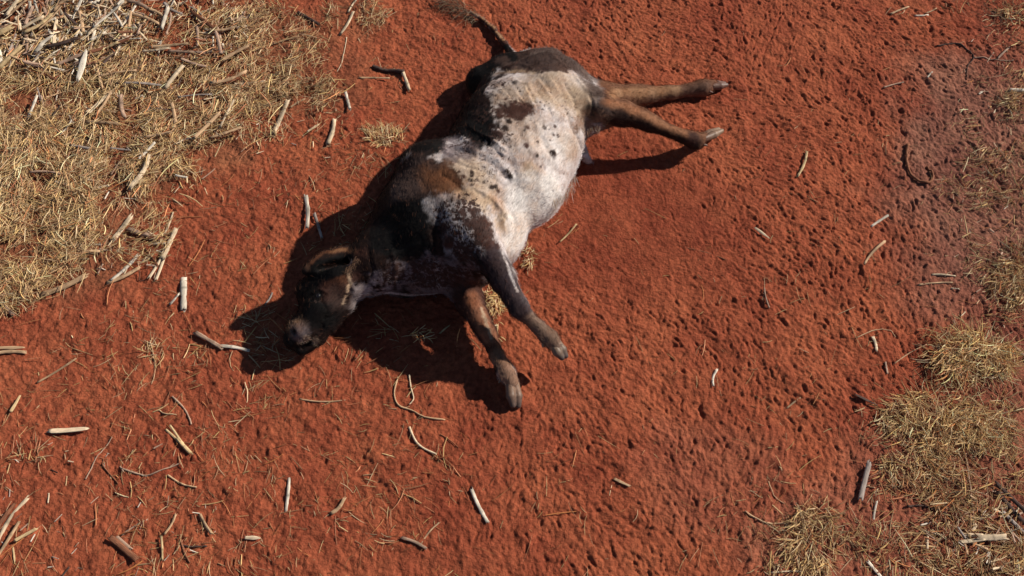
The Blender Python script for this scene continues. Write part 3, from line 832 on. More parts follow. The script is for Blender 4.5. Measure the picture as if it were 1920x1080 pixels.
def litter(name, blobs, n, seed, ln, w, zmax, pale, red, label, cat, lo=.34, hi=.56, yaw0=None, ysp=3.2, up=.12):
    P = scatter(blobs, n, seed, lo, hi)
    n = len(P)
    P[:, 2] = gh(P[:, 0], P[:, 1]) + .002 + rng.random(n) ** 1.6 * zmax
    yaw = rng.uniform(0, 2 * math.pi, n) if yaw0 is None else rng.normal(yaw0, ysp, n)
    # neighbouring straws lie roughly alike, in locks
    lock = fbm2(P[:, 0] * 5, P[:, 1] * 5, 2, seed + 3) * 9
    yaw = np.where(rng.random(n) < .5, lock + rng.normal(0, .35, n), yaw)
    L_ = rng.uniform(ln[0], ln[1], n) * rng.choice([.6, 1, 1, 1.5], n)
    pitch = rng.normal(0, up, n)
    P[:, 2] += np.abs(np.sin(pitch)) * L_ * .3
    W_ = rng.uniform(w[0], w[1], n); cc = straw_cols(n, pale, red)
    wide = rng.random(n) < .10
    W_ = np.where(wide, W_ * rng.uniform(1.4, 2.0, n), W_); L_ = np.where(wide, L_ * 1.3, L_)
    P[:, 2] += wide * zmax * .5
    cc = np.clip(np.where(wide[:, None], cc * 1.2, cc * .92), 0, .85)
    V, Q, C = blades(P, yaw, pitch, L_, W_, rng.normal(0, .42, n), cc)
    o = link(name, new_mesh(name, V, Q, M_STRAW, C, False), None, label, cat, None, "stuff")
    return o

# straw mats of the left side
MAT = [(110, 250, 200, 190, 1.0), (60, 420, 120, 130, 1.0), (300, 190, 170, 100, .9), (90, 60, 200, 90, .7), (480, 110, 130, 100, .75), (250, 330, 120, 60, .9),
       (420, 30, 120, 45, .5), (660, 28, 60, 35, .5), (30, 540, 60, 50, .6), (500, 200, 120, 70, .35), (580, 170, 60, 40, .6), (250, 440, 80, 60, .35), (20, 300, 90, 120, .9)]
litter("straw_litter", MAT, 34000, 101, (.025, .09), (.0020, .0044), .040, 1.2, .14,
       "thick matted layer of fine yellow dry straw covering the upper left ground", "straw", .32, .47)
RMAT = [(1890, 40, 60, 60, .5), (1880, 210, 80, 90, 1.1), (1860, 330, 100, 110, .8), (1880, 470, 80, 110, 1.1), (1895, 570, 50, 80, .8), (1810, 660, 90, 60, .6), (1760, 790, 140, 80, .5),
        (1830, 900, 120, 80, .5), (1700, 900, 70, 40, .4), (1530, 1010, 80, 70, .5), (1750, 1030, 170, 60, .7), (1880, 1040, 70, 60, .9), (1810, 20, 120, 30, .3)]
litter("grass_litter", RMAT, 5000, 202, (.025, .08), (.0022, .0048), .018, 1.15, .25,
       "thin scattered dry grass and straw bits along the right edge of the ground", "straw", .36, .60)
ALL = [(250, 850, 330, 300, 1.0), (600, 850, 300, 240, .55), (450, 600, 200, 120, .7), (1000, 950, 400, 160, .25), (1300, 300, 300, 300, .05), (1650, 300, 250, 320, .22), (1500, 750, 300, 300, .3),
       (420, 380, 160, 150, 1.0), (650, 230, 120, 160, .7), (1600, 980, 300, 120, .8), (760, 640, 120, 60, .9), (950, 600, 60, 80, .5), (1030, 470, 70, 60, .3), (800, 40, 120, 50, .6), (650, 400, 90, 80, 2.2), (700, 320, 70, 60, 2.0), (610, 460, 50, 40, 1.5), (470, 610, 40, 60, 1.5), (500, 600, 80, 80, 1.0)]
litter("loose_straws", ALL, 3100, 303, (.02, .10), (.0018, .0044), .004, 1.0, .5,
       "single thin dry straws strewn loosely over the open red soil", "straw", .30, .7, up=.04)

# ---- tufts and bunches of dry grass
def tuft(px, py, rx, ry, n, ln, h, yaw0, ysp, label, pale=1.0, w=(.0030, .0066), name="grass_tuft", red=.05):
    g = np.random.default_rng(int(px * 7 + py))
    c = gp(px, py); n = int(n * .7); h = h * .8; rx *= .88; ry *= .88
    r = np.sqrt(g.random(n)); a = g.random(n) * 2 * math.pi
    P = gpv(px + rx * r * np.cos(a), py + ry * r * np.sin(a))
    keep = (fbm2(P[:, 0] * 9, P[:, 1] * 9, 3, 19) > .43) | (g.random(n) < .2)
    P, r = P[keep], r[keep]; n = len(P)
    k = 1 - r
    P[:, 2] = gh(P[:, 0], P[:, 1]) + h * k * g.random(n)
    out = np.arctan2(P[:, 1] - c[1], P[:, 0] - c[0])
    yaw = np.where(g.random(n) < .22, out + g.normal(0, .6, n), g.normal(yaw0, ysp, n))
    V, Q, C = blades(P - c, yaw, g.normal(.28, .25, n), g.uniform(ln[0], ln[1], n), g.uniform(w[0], w[1], n), g.normal(0, .6, n), straw_cols(n, pale * 1.5, red), 4, .3)
    o = link(name, new_mesh(name, V, Q, M_STRAW, C, False), None, label, "grass tuft", "tufts of dry grass")
    o.location = c
    return o
tuft(1830, 665, 85, 55, 1500, (.06, .15), .07, R(-115), .7, "upper of the two big straw-yellow grass tufts at the right edge, blades hanging down", 1.05)
tuft(1755, 785, 120, 62, 1700, (.05, .13), .055, R(-100), .8, "widest yellow grass tuft, sprawling just below the upper tuft on the right", 1.0)
tuft(1860, 790, 50, 70, 500, (.05, .11), .04, R(-80), .8, "narrow grass tuft filling the gap right of the widest tuft", .9)
tuft(1518, 1010, 60, 70, 900, (.05, .12), .05, R(-110), .6, "olive yellow grass tuft standing alone at the bottom right edge", .8)
tuft(1720, 870, 80, 40, 450, (.04, .10), .03, R(-95), .8, "thin straggling grass tuft under the widest tuft, on bare red soil", .85)
tuft(1790, 950, 70, 60, 420, (.04, .10), .03, R(-60), .9, "sparse brownish grass tuft above the pale forked stalk", .7, red=.3)
tuft(1895, 530, 40, 50, 420, (.05, .10), .04, R(-90), .9, "small grass tuft cut by the right edge at mid height", .85)
tuft(1890, 200, 36, 40, 260, (.04, .08), .03, R(-90), .9, "small pale grass tuft beside the white stub near the upper right edge", .9)
tuft(1905, 30, 40, 30, 220, (.04, .09), .03, R(180), .9, "small grass tuft in the top right corner", .9)
tuft(580, 155, 52, 22, 260, (.04, .09), .03, R(-40), .9, "dark flattened grass tuft at the right end of the straw mat", .55, red=.4)
tuft(722, 258, 42, 20, 260, (.04, .09), .03, R(100), .8, "small yellow green grass tuft touching the shadow behind the cow", .95)
tuft(925, 560, 22, 30, 240, (.03, .08), .025, R(-80), .8, "small yellow grass tuft between the two front legs", 1.0)
tuft(930, 622, 12, 26, 90, (.03, .07), .02, R(-90), .8, "thin wisp of straw just right of the lower front leg", 1.0)
tuft(290, 655, 26, 26, 70, (.04, .09), .02, R(-80), .9, "tiny wispy grass tuft on open soil left of the snout shadow", .8)
tuft(700, 28, 36, 18, 160, (.03, .08), .02, R(0), .9, "small grass tuft near the top edge left of the tail", .9)
tuft(790, 628, 26, 12, 70, (.03, .07), .02, R(10), .9, "grass tuft in the sunlit gap of the shadow under the cow's neck", 1.0)
tuft(60, 850, 30, 26, 70, (.04, .10), .02, R(70), .6, "sparse grass tuft below the pale husk near the left edge", .7, red=.3)
tuft(1440, 1062, 36, 16, 120, (.03, .07), .02, R(-90), .8, "low faded grass tuft at the bottom edge left of the olive one", .7)
tuft(990, 480, 14, 22, 70, (.03, .07), .01, R(-90), .8, "thin grass wisp against the cow's chest", .9)

# ---- stalk pieces
CC = dict(w=(.70, .60, .48), t=(.52, .33, .19), y=(.60, .42, .22), p=(.42, .27, .19), r=(.27, .11, .06), d=(.09, .055, .045), g=(.36, .29, .25), c=(.68, .52, .35))
def tube_mesh(L, r, kind, col, seed):
    """stalk piece along local x, centred; kinds: tube, split, half, husk, twig"""
    g = np.random.default_rng(seed)
    ns, nr = (15, 12) if kind != 'twig' else (20, 8)
    if kind == 'husk' or kind == 'half':
        # curved open shell with thickness
        nr2 = 7; V = []
        arc = 2.3 if kind == 'half' else 1.5
        for side in (0, 1):
            for i in range(ns):
                t = i / (ns - 1); x = (t - .5) * L
                wv = r * (1 if kind == 'half' else (.42 + .62 * math.sin(math.pi * min(1, t * .8 + .2)) ** .8 + .10 * math.sin(7 * t + seed)))
                rag = g.normal(0, .1)
                for j in range(nr2):
                    a = (j / (nr2 - 1) - .5) * arc * (1 + .15 * rag)
                    rr = wv * (1 if side == 0 else .72)
                    tip = (g.normal(0, .045) * L if i in (0, ns - 1) else 0)
                    V.append((x + tip, rr * math.sin(a) * 1.1, rr * math.cos(a) * (.8 if kind == 'half' else .5) - r * .35 + .12 * L * (t - .5) ** 2))
        V = np.array(V); Q = []
        o = ns * nr2
        for i in range(ns - 1):
            for j in range(nr2 - 1):
                a = i * nr2 + j; Q.append((a, a + 1, a + nr2 + 1, a + nr2)); Q.append((o + a, o + a + nr2, o + a + nr2 + 1, o + a + 1))
            a = i * nr2; Q.append((a, a + nr2, o + a + nr2, o + a)); b = a + nr2 - 1; Q.append((b, o + b, o + b + nr2, b + nr2))
        for i in (0, ns - 1):
            for j in range(nr2 - 1):
                a = i * nr2 + j; Q.append((a, o + a, o + a + 1, a + 1) if i == 0 else (a, a + 1, o + a + 1, o + a))
        c = np.array(col)[None] * (.85 + .3 * g.random((len(V), 1))); c[o:] *= .8
        return V, np.array(Q), c
    V, C = [], []
    node = g.uniform(.25, .75); cr = g.random(); crp = g.uniform(.1, .9); sq = g.uniform(.38, .8); jag = g.uniform(.2, 1.0, (2, nr)) * g.choice([1, 1, 2.2], (2, nr)); gro = g.normal(0, .10, nr); stain = g.uniform(.55, 1.15, 6)
    bend = g.normal(0, .09) * L; bend2 = g.normal(0, .03) * L
    kinks = np.cumsum(g.normal(0, .35 * r / .006, ns)) * .0035 if kind == 'twig' else np.zeros(ns)
    for i in range(ns):
        t = i / (ns - 1); x = (t - .5) * L
        rr = r * (1 + .06 * g.normal()) * (1.05 - .15 * t)
        if kind == 'twig': rr = r * (1 - .55 * t) * (1 + .1 * g.normal())
        rr *= 1 + .22 * math.exp(-((t - node) / .045) ** 2)
        if kind == 'tube': rr *= 1 - .3 * cr * max(0, 1 - abs(t - crp) / .12)
        y = bend * (4 * (t - .5) ** 2 - 1) * .5 + kinks[i]; z = bend2 * (4 * (t - .5) ** 2)
        sc_ = 1
        for j in range(nr):
            a = j / nr * 2 * math.pi
            rj = rr * (1 + .07 * math.sin(3 * a + seed) + gro[j])
            xx = x + ((-1 if i == 0 else 1) * jag[0 if i == 0 else 1, j] * r * 1.1 if i in (0, ns - 1) else 0)
            V.append((xx, y + rj * math.cos(a), z + rj * math.sin(a) * sq))
            k = (.88 + .2 * g.random()) * np.interp(t, np.linspace(0, 1, 6), stain) * (1 - .45 * math.exp(-((t - node) / .03) ** 2))
            C.append(np.array(col) * k)
    nb = len(V); Q = []
    for i in range(ns - 1):
        for j in range(nr):
            a, b = i * nr + j, i * nr + (j + 1) % nr
            Q.append((a, a + nr, b + nr, b))
    # recessed pithy ends
    for e, i in ((-1, 0), (1, ns - 1)):
        ring = [i * nr + j for j in range(nr)]; cen = np.mean([V[q] for q in ring], axis=0)
        s0 = len(V)
        for q in ring:
            p_ = cen + (np.array(V[q]) - cen) * .68; V.append(tuple(p_)); C.append(np.array(col) * .8)
        s1 = len(V)
        for q in ring:
            p_ = cen + (np.array(V[q]) - cen) * .5 - np.array([e * r * .9, 0, 0]); V.append(tuple(p_)); C.append(np.array(col) * .45)
        cc = len(V); V.append(tuple(cen - np.array([e * r * .9, 0, 0]))); C.append(np.array(col) * .4)
        for j in range(nr):
            k = (j + 1) % nr
            for A, B in ((ring, range(s0, s1)), (list(range(s0, s1)), range(s1, cc))):
                q = (A[j], A[k], B[k], B[j]); Q.append(q if e < 0 else q[::-1])
            q = (s1 + j, s1 + k, cc, cc); Q.append((s1 + j, s1 + k, cc, cc))
    V = np.array(V); Q = np.array(Q)
    return V, Q, np.array(C)

def fix_tris(Q):
    t = Q[:, 2] == Q[:, 3]
    return [Q[~t], Q[t][:, :3]]

sid = [0]
def stalk(x0, y0, x1, y1, w, kind, cc, label, lift=0.0, base=None, name="stalk_piece", cat="dry stalk", group="dry stalk pieces on the ground"):
    sid[0] += 1
    A, B = gp(x0, y0), gp(x1, y1)
    L = math.hypot(*(B - A)[:2]); r = w * random.uniform(.76, .98) / 330 / 2
    mid = (A + B) / 2
    col = np.array(CC[cc]) * random.uniform(.9, 1.08)
    mat = M_BARK if cc in 'rd' else M_STALK
    yaw = math.atan2(B[1] - A[1], B[0] - A[0])
    z0 = float(gh(np.array([mid[0]]), np.array([mid[1]]))[0])
    if kind == 'split':
        V, Q, C = tube_mesh(L * .55, r * 1.0, 'tube', col, sid[0]); V[:, 0] += L * .22
        parts = [(V, Q, C)]
        for s in (-1, 1):
            V2, Q2, C2 = tube_mesh(L * .55, r * .62, 'half', col, sid[0] + 900 + s); V2 = V2.copy()
            a = s * .10; x, y = V2[:, 0].copy(), V2[:, 1].copy()
            V2[:, 0] = x * math.cos(a) - y * math.sin(a) - L * .24; V2[:, 1] = x * math.sin(a) + y * math.cos(a) - s * r * .9
            parts.append((V2, Q2, C2))
        o = 0; Vs, Qs, Cs = [], [], []
        for v, q, c in parts: Vs.append(v); Qs.append(q + o); Cs.append(c); o += len(v)
        V, Q, C = np.concatenate(Vs), np.concatenate(Qs), np.concatenate(Cs)
    else:
        V, Q, C = tube_mesh(L, r, kind, col, sid[0])
    me = new_mesh(name, V, fix_tris(Q), mat, C)
    o = link(name, me, None, label, cat, group)
    b = base if base is not None else 0.0
    o.location = (mid[0], mid[1], z0 + r * .75 + b + lift / 2)
    o.rotation_euler = (random.uniform(-.4, .4), -math.asin(max(-.9, min(.9, lift / max(L, .01)))), yaw)
    return o

def path(pts, r, cc, label, name="dry_twig", cat="dry twig", r1=None, group="thin twigs and stems on the soil", z=.004, arch=0):
    """thin bent stem through ground points (pixels)"""
    sid[0] += 1; g = np.random.default_rng(sid[0] + 50)
    P = np.array([gp(*p) for p in pts]); 
    t = np.linspace(0, len(P) - 1, (len(P) - 1) * 5 + 1); i = np.minimum(t.astype(int), len(P) - 2); f = (t - i)[:, None]
    Pm = P[np.maximum(i - 1, 0)]; Pn = P[np.minimum(i + 2, len(P) - 1)]
    S_ = .5 * ((2 * P[i]) + (-Pm + P[i + 1]) * f + (2 * Pm - 5 * P[i] + 4 * P[i + 1] - Pn) * f ** 2 + (-Pm + 3 * P[i] - 3 * P[i + 1] + Pn) * f ** 3)
    c0 = S_[len(S_) // 2].copy(); c0[2] = 0
    S_[:, 2] = gh(S_[:, 0], S_[:, 1]) + z + arch * np.sin(np.linspace(0, math.pi, len(S_)))
    nr = 7; V = []; C = []; n = len(S_)
    for k in range(n):
        d = S_[min(k + 1, n - 1)] - S_[max(k - 1, 0)]; d /= np.linalg.norm(d)
        s = np.cross(d, [0, 0, 1.]); s /= np.linalg.norm(s); u = np.cross(s, d)
        rr = (r + ((r1 if r1 is not None else r * .5) - r) * k / (n - 1)) * (1 + .12 * g.normal())
        for j in range(nr):
            a = j / nr * 2 * math.pi; V.append(S_[k] - c0 + s * rr * math.cos(a) + u * rr * math.sin(a)); C.append(np.array(CC[cc]) * (.8 + .35 * g.random()))
    Q = [(k * nr + j, (k + 1) * nr + j, (k + 1) * nr + (j + 1) % nr, k * nr + (j + 1) % nr) for k in range(n - 1) for j in range(nr)]
    caps = [np.array([list(range(nr))]), np.array([[(n - 1) * nr + j for j in range(nr)][::-1]])]
    o = link(name, new_mesh(name, np.array(V), [np.array(Q)] + caps, M_BARK if cc in 'rd' else M_STALK, np.array(C)), None, label, cat, group)
    o.location = c0
    return o

ST_TABLE = """
108,30,147,0,10,tube,t,.03,thick tan stalk leaning to the top edge, left of the wide white husk
150,32,168,0,15,husk,w,.04,wide white husk touching the top edge of the heap
160,86,192,62,9,split,c,.02,pale forked stalk at the lower end of the long diagonal in the heap
186,62,240,22,9,tube,w,.03,long bleached stalk running up right through the heap
58,70,102,44,15,tube,y,.02,fat straw-yellow stalk in the middle of the heap
-4,82,28,66,14,tube,y,.01,fat yellow stalk cut by the left edge above the fork of two sticks
120,30,144,62,8,tube,c,.05,cream stick across the dark hollow of the heap
157,34,162,70,10,half,t,.02,upright olive tan split stalk right of the dark hollow
50,72,76,104,7,tube,c,.04,longer arm of the narrow V of two sticks in the heap
46,78,58,108,6,tube,t,.03,shorter arm of the narrow V of two sticks in the heap
78,107,106,85,10,tube,w,.03,bright white short stalk at the foot of the narrow V
98,68,121,89,8,half,w,.04,white and violet half stalk above the dark brown stick in the heap
100,98,150,85,12,tube,d,.01,dark brown rounded stick in the lower heap
10,138,47,106,12,tube,y,.02,thick yellow stalk slanting up at the lower left of the heap
7,106,12,136,10,half,w,.02,white upright split stalk close to the left edge of the heap
20,36,45,12,8,tube,c,.04,cream stalk slanting in the top left corner
70,12,74,32,7,tube,w,.04,upper left of the upright pale bits at the top of the heap
45,14,50,34,6,tube,p,.03,pinkish upright bit in the top left corner of the heap
84,14,92,40,7,tube,p,.03,pinkish leaning bit just left of the thick tan stalk
62,14,58,34,7,tube,w,.03,whitish upright bit left of the dark hollow
20,38,70,5,6,tube,t,.05,long thin tan stalk crossing the top left corner
38,46,44,64,7,tube,c,.02,small cream bit under the top left corner cluster
155,162,172,108,20,husk,w,.06,broad white and violet husk standing in the straw below the heap
118,130,168,112,9,tube,p,.02,pale pinkish stalk just left of the broad white husk's top
60,118,112,158,7,tube,r,.01,reddish brown thin stalk along the lower edge of the heap
52,112,100,120,7,tube,d,.01,dark flat stick under the bright white short stalk
40,128,63,142,6,tube,r,.01,short reddish stick at the lower left of the heap
175,110,250,87,11,half,r,.025,long reddish brown split stalk right of the heap, casting a black shadow
212,78,240,90,6,tube,p,.01,small pinkish stick above the long reddish split stalk
247,10,292,32,9,tube,p,.02,pinkish stalk near the top edge right of the heap
255,37,300,52,9,tube,t,.02,tan stalk below the pinkish one near the top edge
286,28,312,40,7,tube,t,.01,short tan stick right of the two parallel sloping stalks
228,22,246,6,10,half,w,.03,white split bit at the upper end of the long bleached stalk
320,30,308,61,10,tube,w,.03,bright pale upright stalk above the bare red patch
325,36,316,72,6,tube,p,.01,thin pinkish stick leaning along the bright pale upright stalk
314,17,343,33,9,tube,g,.02,grey weathered stick meeting the bright pale upright stalk
362,30,404,62,11,tube,r,.02,thick reddish brown stick sloping down right near the top
398,65,440,61,7,tube,t,.01,level tan stick at the lower end of the reddish brown stick
373,58,375,96,8,half,p,.02,upright pinkish split stalk right of the bare red patch
410,72,420,113,9,half,p,.02,long upright pinkish split stalk, second one right of the bare red patch
276,107,322,103,7,tube,c,.015,pale end of the level pair of stalks under the bare red patch
290,99,355,94,9,tube,t,.015,thick tan level stalk over the pair below the bare red patch
322,103,385,107,8,tube,p,.015,pink brown level stalk right of the pale one
326,112,382,118,5,tube,r,.01,thin reddish stick under the pink brown level stalk
345,120,391,136,11,half,p,.02,broad pinkish split stalk sloping right below the level pair
317,171,346,136,11,tube,c,.02,bright tan clean-cut stalk slanting alone on red soil
424,122,468,99,11,tube,t,.02,thick lower end of a long tan stalk in the straw
470,100,560,72,5,tube,t,.01,long thin tan stem pointing up right from the thick stalk
195,152,260,143,7,tube,t,.02,long level tan stalk below the heap right of the broad white husk
185,124,200,178,6,half,t,.02,thin upright split stalk right of the broad white husk
240,163,304,168,8,tube,g,.015,long greyish violet stick lying level in the straw
172,222,212,188,9,split,c,.02,pale forked stalk in the middle of the straw mat
188,226,216,186,6,tube,t,.03,thin tan stalk lying along the pale forked one in the straw mat
233,190,240,229,9,tube,p,.02,upright pinkish stalk right of the forked stalk in the straw mat
61,228,77,192,9,tube,w,.03,whitish upright stalk on the left part of the straw mat
327,202,335,240,9,half,t,.02,upright tan split stalk in the straw mat above the bright red soil edge
441,198,418,246,8,tube,c,.02,slender cream stalk at the right side of the straw mat
370,268,416,224,8,half,t,.02,long tan split stalk left of the slender cream one
284,268,325,261,9,tube,t,.02,short thick tan stalk lying level in the straw mat's centre
172,238,226,242,9,tube,t,.02,long thick tan stalk lying level under the forked stalk
402,266,455,249,9,tube,t,.01,tan stalk sloping along the edge of the straw mat
405,166,462,148,9,tube,t,.01,tan stalk above the level pale one right of the reddish patch
440,163,496,159,11,half,c,.015,clean pale half stalk lying level near the right end of the straw mat
340,190,400,186,5,tube,g,.01,thin violet grey stick level in the straw under the bright tan cut stalk
560,26,598,48,8,tube,d,.01,short dark stick on the straw near the top edge
654,22,671,-2,5,tube,c,.02,thin pale stalk cut by the top edge
640,63,662,26,8,tube,c,.02,cream stalk just below the thin one at the top edge
675,149,730,150,4,tube,t,.005,thin straight straw stem level with the dark bent twig
516,251,541,196,11,tube,c,.03,tall pale stalk on bare soil with a black shadow along its left side
650,180,658,210,7,tube,w,.015,small whitish upright stalk left of the dark bent twig
616,270,627,230,10,tube,c,.015,pale thick stalk standing nearest the cow's back on open soil
578,250,600,236,10,husk,c,.01,small pale leaf scrap left of the pale thick stalk
545,203,571,188,5,tube,t,.005,short thin tan stem by the tall pale stalk
252,357,286,304,10,tube,c,.03,long pale stalk at the lower part of the straw mat
267,308,297,280,7,half,w,.03,white split stalk touching the top of the long pale stalk
66,332,120,336,6,tube,p,.02,thin pinkish level stalk in the left straw mat
216,451,247,413,11,tube,c,.03,clean cream stalk leaning on the small bunch below the straw mat
248,434,279,444,10,tube,p,.015,short fat pinkish stalk right of the leaning cream one
278,446,316,449,8,tube,r,.01,reddish stick in line with the short fat pinkish stalk
290,459,310,457,5,tube,w,.01,tiny white bit under the reddish stick
127,485,188,474,11,tube,t,.02,tan stalk lying level on red soil below the left straw mat
212,527,259,484,7,tube,w,.02,white upper stalk of the crossing pair
206,530,259,506,10,tube,t,.015,tan lower stalk of the crossing pair
288,524,331,436,10,split,c,.02,very long forked pale stalk leaning right below the straw mat
310,437,325,400,5,tube,c,.01,thin cream stem above the very long forked stalk
274,470,296,500,6,tube,r,.01,short reddish stick left of the very long forked stalk
85,554,160,522,13,tube,t,.015,thick tan stalk on the edge of the lower left straw
345,524,346,578,13,tube,w,.03,bright white thick stalk standing upright alone on red soil
322,572,337,556,6,tube,w,.02,short white stick leaning against the bright white thick stalk
-6,556,26,590,9,tube,p,.03,pink stalk cut by the left edge below the straw mat
-6,656,52,656,9,husk,t,.02,flat tan husk cut by the left edge at mid height
-6,666,50,664,7,tube,t,.01,tan stalk lying right under the flat husk at the left edge
372,628,416,654,9,tube,p,.02,pinkish stick in front of the cow's snout shadow
417,652,468,661,6,tube,w,.01,slender white stick running into the shadow before the snout
26,776,44,746,9,husk,y,.01,small yellowish husk near the left edge on open soil
96,811,168,806,14,husk,c,.015,big clean cream husk lying level low on the left
319,805,359,851,8,split,y,.01,yellowish frayed stalk on the lower left soil
75,719,145,676,5,tube,t,.006,long thin tan stem on open soil left of the big shadow
-6,1030,53,938,9,tube,c,.03,longest pale stalk of the bundle at the bottom left edge
-6,1000,30,950,7,tube,r,.02,reddish stalk in the bundle at the bottom left edge
-6,1055,40,985,7,tube,t,.02,lowest tan stalk of the bundle at the bottom left edge
35,1016,76,994,7,half,y,.015,yellow split stalk pointing right from the bottom left bundle
28,1028,32,1056,5,husk,y,.01,small upright yellow leaf scrap under the bottom left bundle
462,1010,490,1011,10,husk,c,.01,small pale curled husk near the bottom edge
543,894,537,959,7,tube,w,.02,slim bright white stalk upright low on the red soil
885,920,913,977,8,tube,w,.025,bright white leaning stalk below the cow near the bottom edge
623,963,645,938,6,tube,t,.005,short tan stem right of the slim bright white stalk
756,1010,797,1028,6,tube,p,.005,pinkish stem forming a V near the bottom edge
790,1018,822,981,4,tube,t,.005,thin second arm of the V near the bottom edge
1343,696,1337,723,5,tube,w,.01,tiny white upright stick on the open soil right of the hooves
1475,765,1510,739,4,tube,t,.005,thin tan straw stem right of centre on trampled soil
1153,900,1178,912,5,tube,t,.005,short tan stub on the lower middle soil
1511,288,1494,333,6,tube,y,.015,yellow slender stalk on soil right of the hind hooves
1666,402,1634,423,7,tube,w,.01,bright white short stick on the trampled soil at right
1656,455,1619,496,6,tube,t,.01,pale brown stick just below the bright white short one
1747,516,1788,519,5,tube,c,.008,upper of two level cream stems near the right tufts
1722,535,1783,531,4,tube,t,.006,lower of two level stems near the right tufts
1414,429,1441,449,7,husk,c,.008,small pale leaf bit on the smooth soil
1635,635,1641,658,7,tube,c,.012,small cream stub upright left of the upper right tuft
1662,700,1658,682,5,tube,p,.015,tiny pinkish stub under the small cream one
1611,938,1627,869,11,half,g,.02,weathered grey split stalk upright at lower right
1637,976,1643,942,5,tube,w,.01,thin white stick below the weathered grey stalk
1796,1010,1876,1009,14,split,c,.05,cream forked stalk raised on its side at the lower right
1878,1014,1914,1086,7,tube,p,.03,long pinkish stick running off the bottom right corner
1627,1056,1650,1084,6,tube,w,.015,white stick cut by the bottom edge at right
1729,995,1765,1003,5,tube,c,.01,small cream stick left of the raised forked stalk
1726,985,1752,978,4,husk,w,.008,thin white scrap above the small cream stick
1848,1058,1868,1048,9,husk,c,.01,pale husk bit under the raised forked stalk
1846,1045,1854,1035,7,husk,w,.01,tiny white chip under the raised forked stalk
1898,650,1926,676,6,tube,p,.02,pinkish stick beside the upper right tuft at the edge
1672,24,1703,12,5,tube,t,.006,tan stick near the top edge right of the tracks
1717,28,1740,27,4,tube,w,.006,tiny white stick level near the top right
1737,24,1755,16,4,tube,t,.006,small stick sloping beside the tiny white one near the top right
1657,165,1692,156,4,tube,p,.005,thin pinkish stem on the tracks at upper right
1893,172,1928,172,10,tube,w,.012,thick white stub cut by the upper right edge
1870,111,1891,91,4,tube,p,.006,thin slanting stem over the long twig at upper right
1739,145,1747,136,4,tube,w,.005,tiny white chip left of the long twig at upper right
1834,178,1844,171,7,husk,w,.005,small white leaf chip left of the small pale tuft
575,373,578,429,10,tube,w,.04,bright white stalk upright at the edge of the cow's shadow
592,406,606,450,7,tube,g,.04,grey stalk in the cow's shadow right of the bright white one
1051,456,1080,425,5,tube,y,.008,yellow straw stem on the soil by the cow's belly
1862,100,1850,118,3,tube,p,.004,tiny stem under the long twig at upper right
1600,742,1641,762,10,husk,d,.01,dark flat bark flake left of the widest tuft
212,1010,262,1052,12,half,r,.015,reddish brown bark piece near the bottom left
222,1008,250,1032,7,half,p,.025,lighter splinter on top of the reddish bark piece
231,1004,277,976,4,tube,p,.005,thin stem pointing up right from the reddish bark piece
312,1002,332,968,4,tube,t,.01,thin leaning stem above the dark twig near the bottom left
306,1010,308,1050,4,tube,y,.006,thin upright stem left of the dark twig near the bottom left
380,968,400,1001,5,tube,t,.006,short tan stem leaning left near the bottom, under the frayed stalk
1862,905,1925,966,8,half,d,.02,uppermost dark bark strip at the lower right edge
1868,925,1925,990,8,half,d,.015,middle dark bark strip at the lower right edge
1880,960,1920,1000,7,half,g,.012,greyish bark strip under the dark ones at the lower right edge
757,142,767,170,9,tube,c,.01,pale broken end hanging from the dark bent twig
932,611,933,648,5,tube,y,.015,yellow stem upright beside the lower front leg
910,612,930,611,4,tube,c,.01,short cream stem level beside the lower front leg
826,625,842,612,4,tube,y,.008,yellow straw in the sunlit gap of the neck's shadow
500,572,512,553,4,tube,g,.01,grey straw lying in the shadow left of the forehead
1285,465,1400,505,3,twig,r,.002,long thin reddish root across the smooth soil
1432,543,1441,578,3,tube,p,.003,hair-thin upright stem on the soil below the smooth patch
564,750,648,752,3,tube,t,.003,long hair-thin straw level below the snout shadow
"""
for line in ST_TABLE.strip().split("\n"):
    f = line.split(",", 8)
    x0, y0, x1, y1, w = map(float, f[:5])
    lift = float(f[7])
    heap = x1 < 345 and max(y0, y1) < 145
    b = .045 if heap else (.034 if (x1 < 470 and y1 < 400) else .0)
    stalk(x0, y0, x1, y1, w, f[5], f[6], f[8].strip(), lift * (1 if y0 > y1 else -1) * .6 if heap else lift * .3, b)

path([(699, 127), (718, 133), (738, 134), (758, 138)], .014, 'd', "dark bent twig with a pale broken end, right of the straw mat", r1=.013, z=.012)
path([(747, 708), (740, 739), (748, 761), (772, 770), (797, 784), (835, 789)], .005, 't', "long looping tan vine on the soil below the front legs", r1=.004)
path([(768, 705), (771, 728), (776, 749), (768, 760)], .005, 'c', "pale fibre standing inside the looping tan vine", r1=.003)
path([(768, 802), (779, 827), (793, 841), (819, 853)], .006, 'c', "curved pale twig below the looping vine", r1=.005)
path([(1701, 272), (1699, 300), (1705, 325), (1720, 340), (1740, 344), (1749, 330), (1738, 312)], .010, 'r', "brown loop of vine or cord on the trampled soil at upper right", r1=.007, z=.010)
path([(1757, 85), (1790, 82), (1811, 91), (1825, 108), (1813, 126), (1812, 150)], .006, 'd', "dark curved twig at upper right", r1=.003)
path([(1826, 108), (1845, 110), (1868, 114), (1898, 116)], .005, 'p', "pinkish twig continuing right from the dark curved twig", r1=.003)
path([(231, 880), (262, 890), (283, 892), (310, 882), (340, 870)], .005, 'p', "wavy pinkish stem lying low on the left", r1=.003)
path([(318, 893), (336, 905), (352, 912), (372, 916)], .005, 't', "curved tan stem just right of the wavy pinkish one", r1=.004)
path([(196, 862), (195, 872), (208, 890), (224, 908)], .004, 'r', "reddish stem curving down left of the wavy pinkish one", r1=.003)
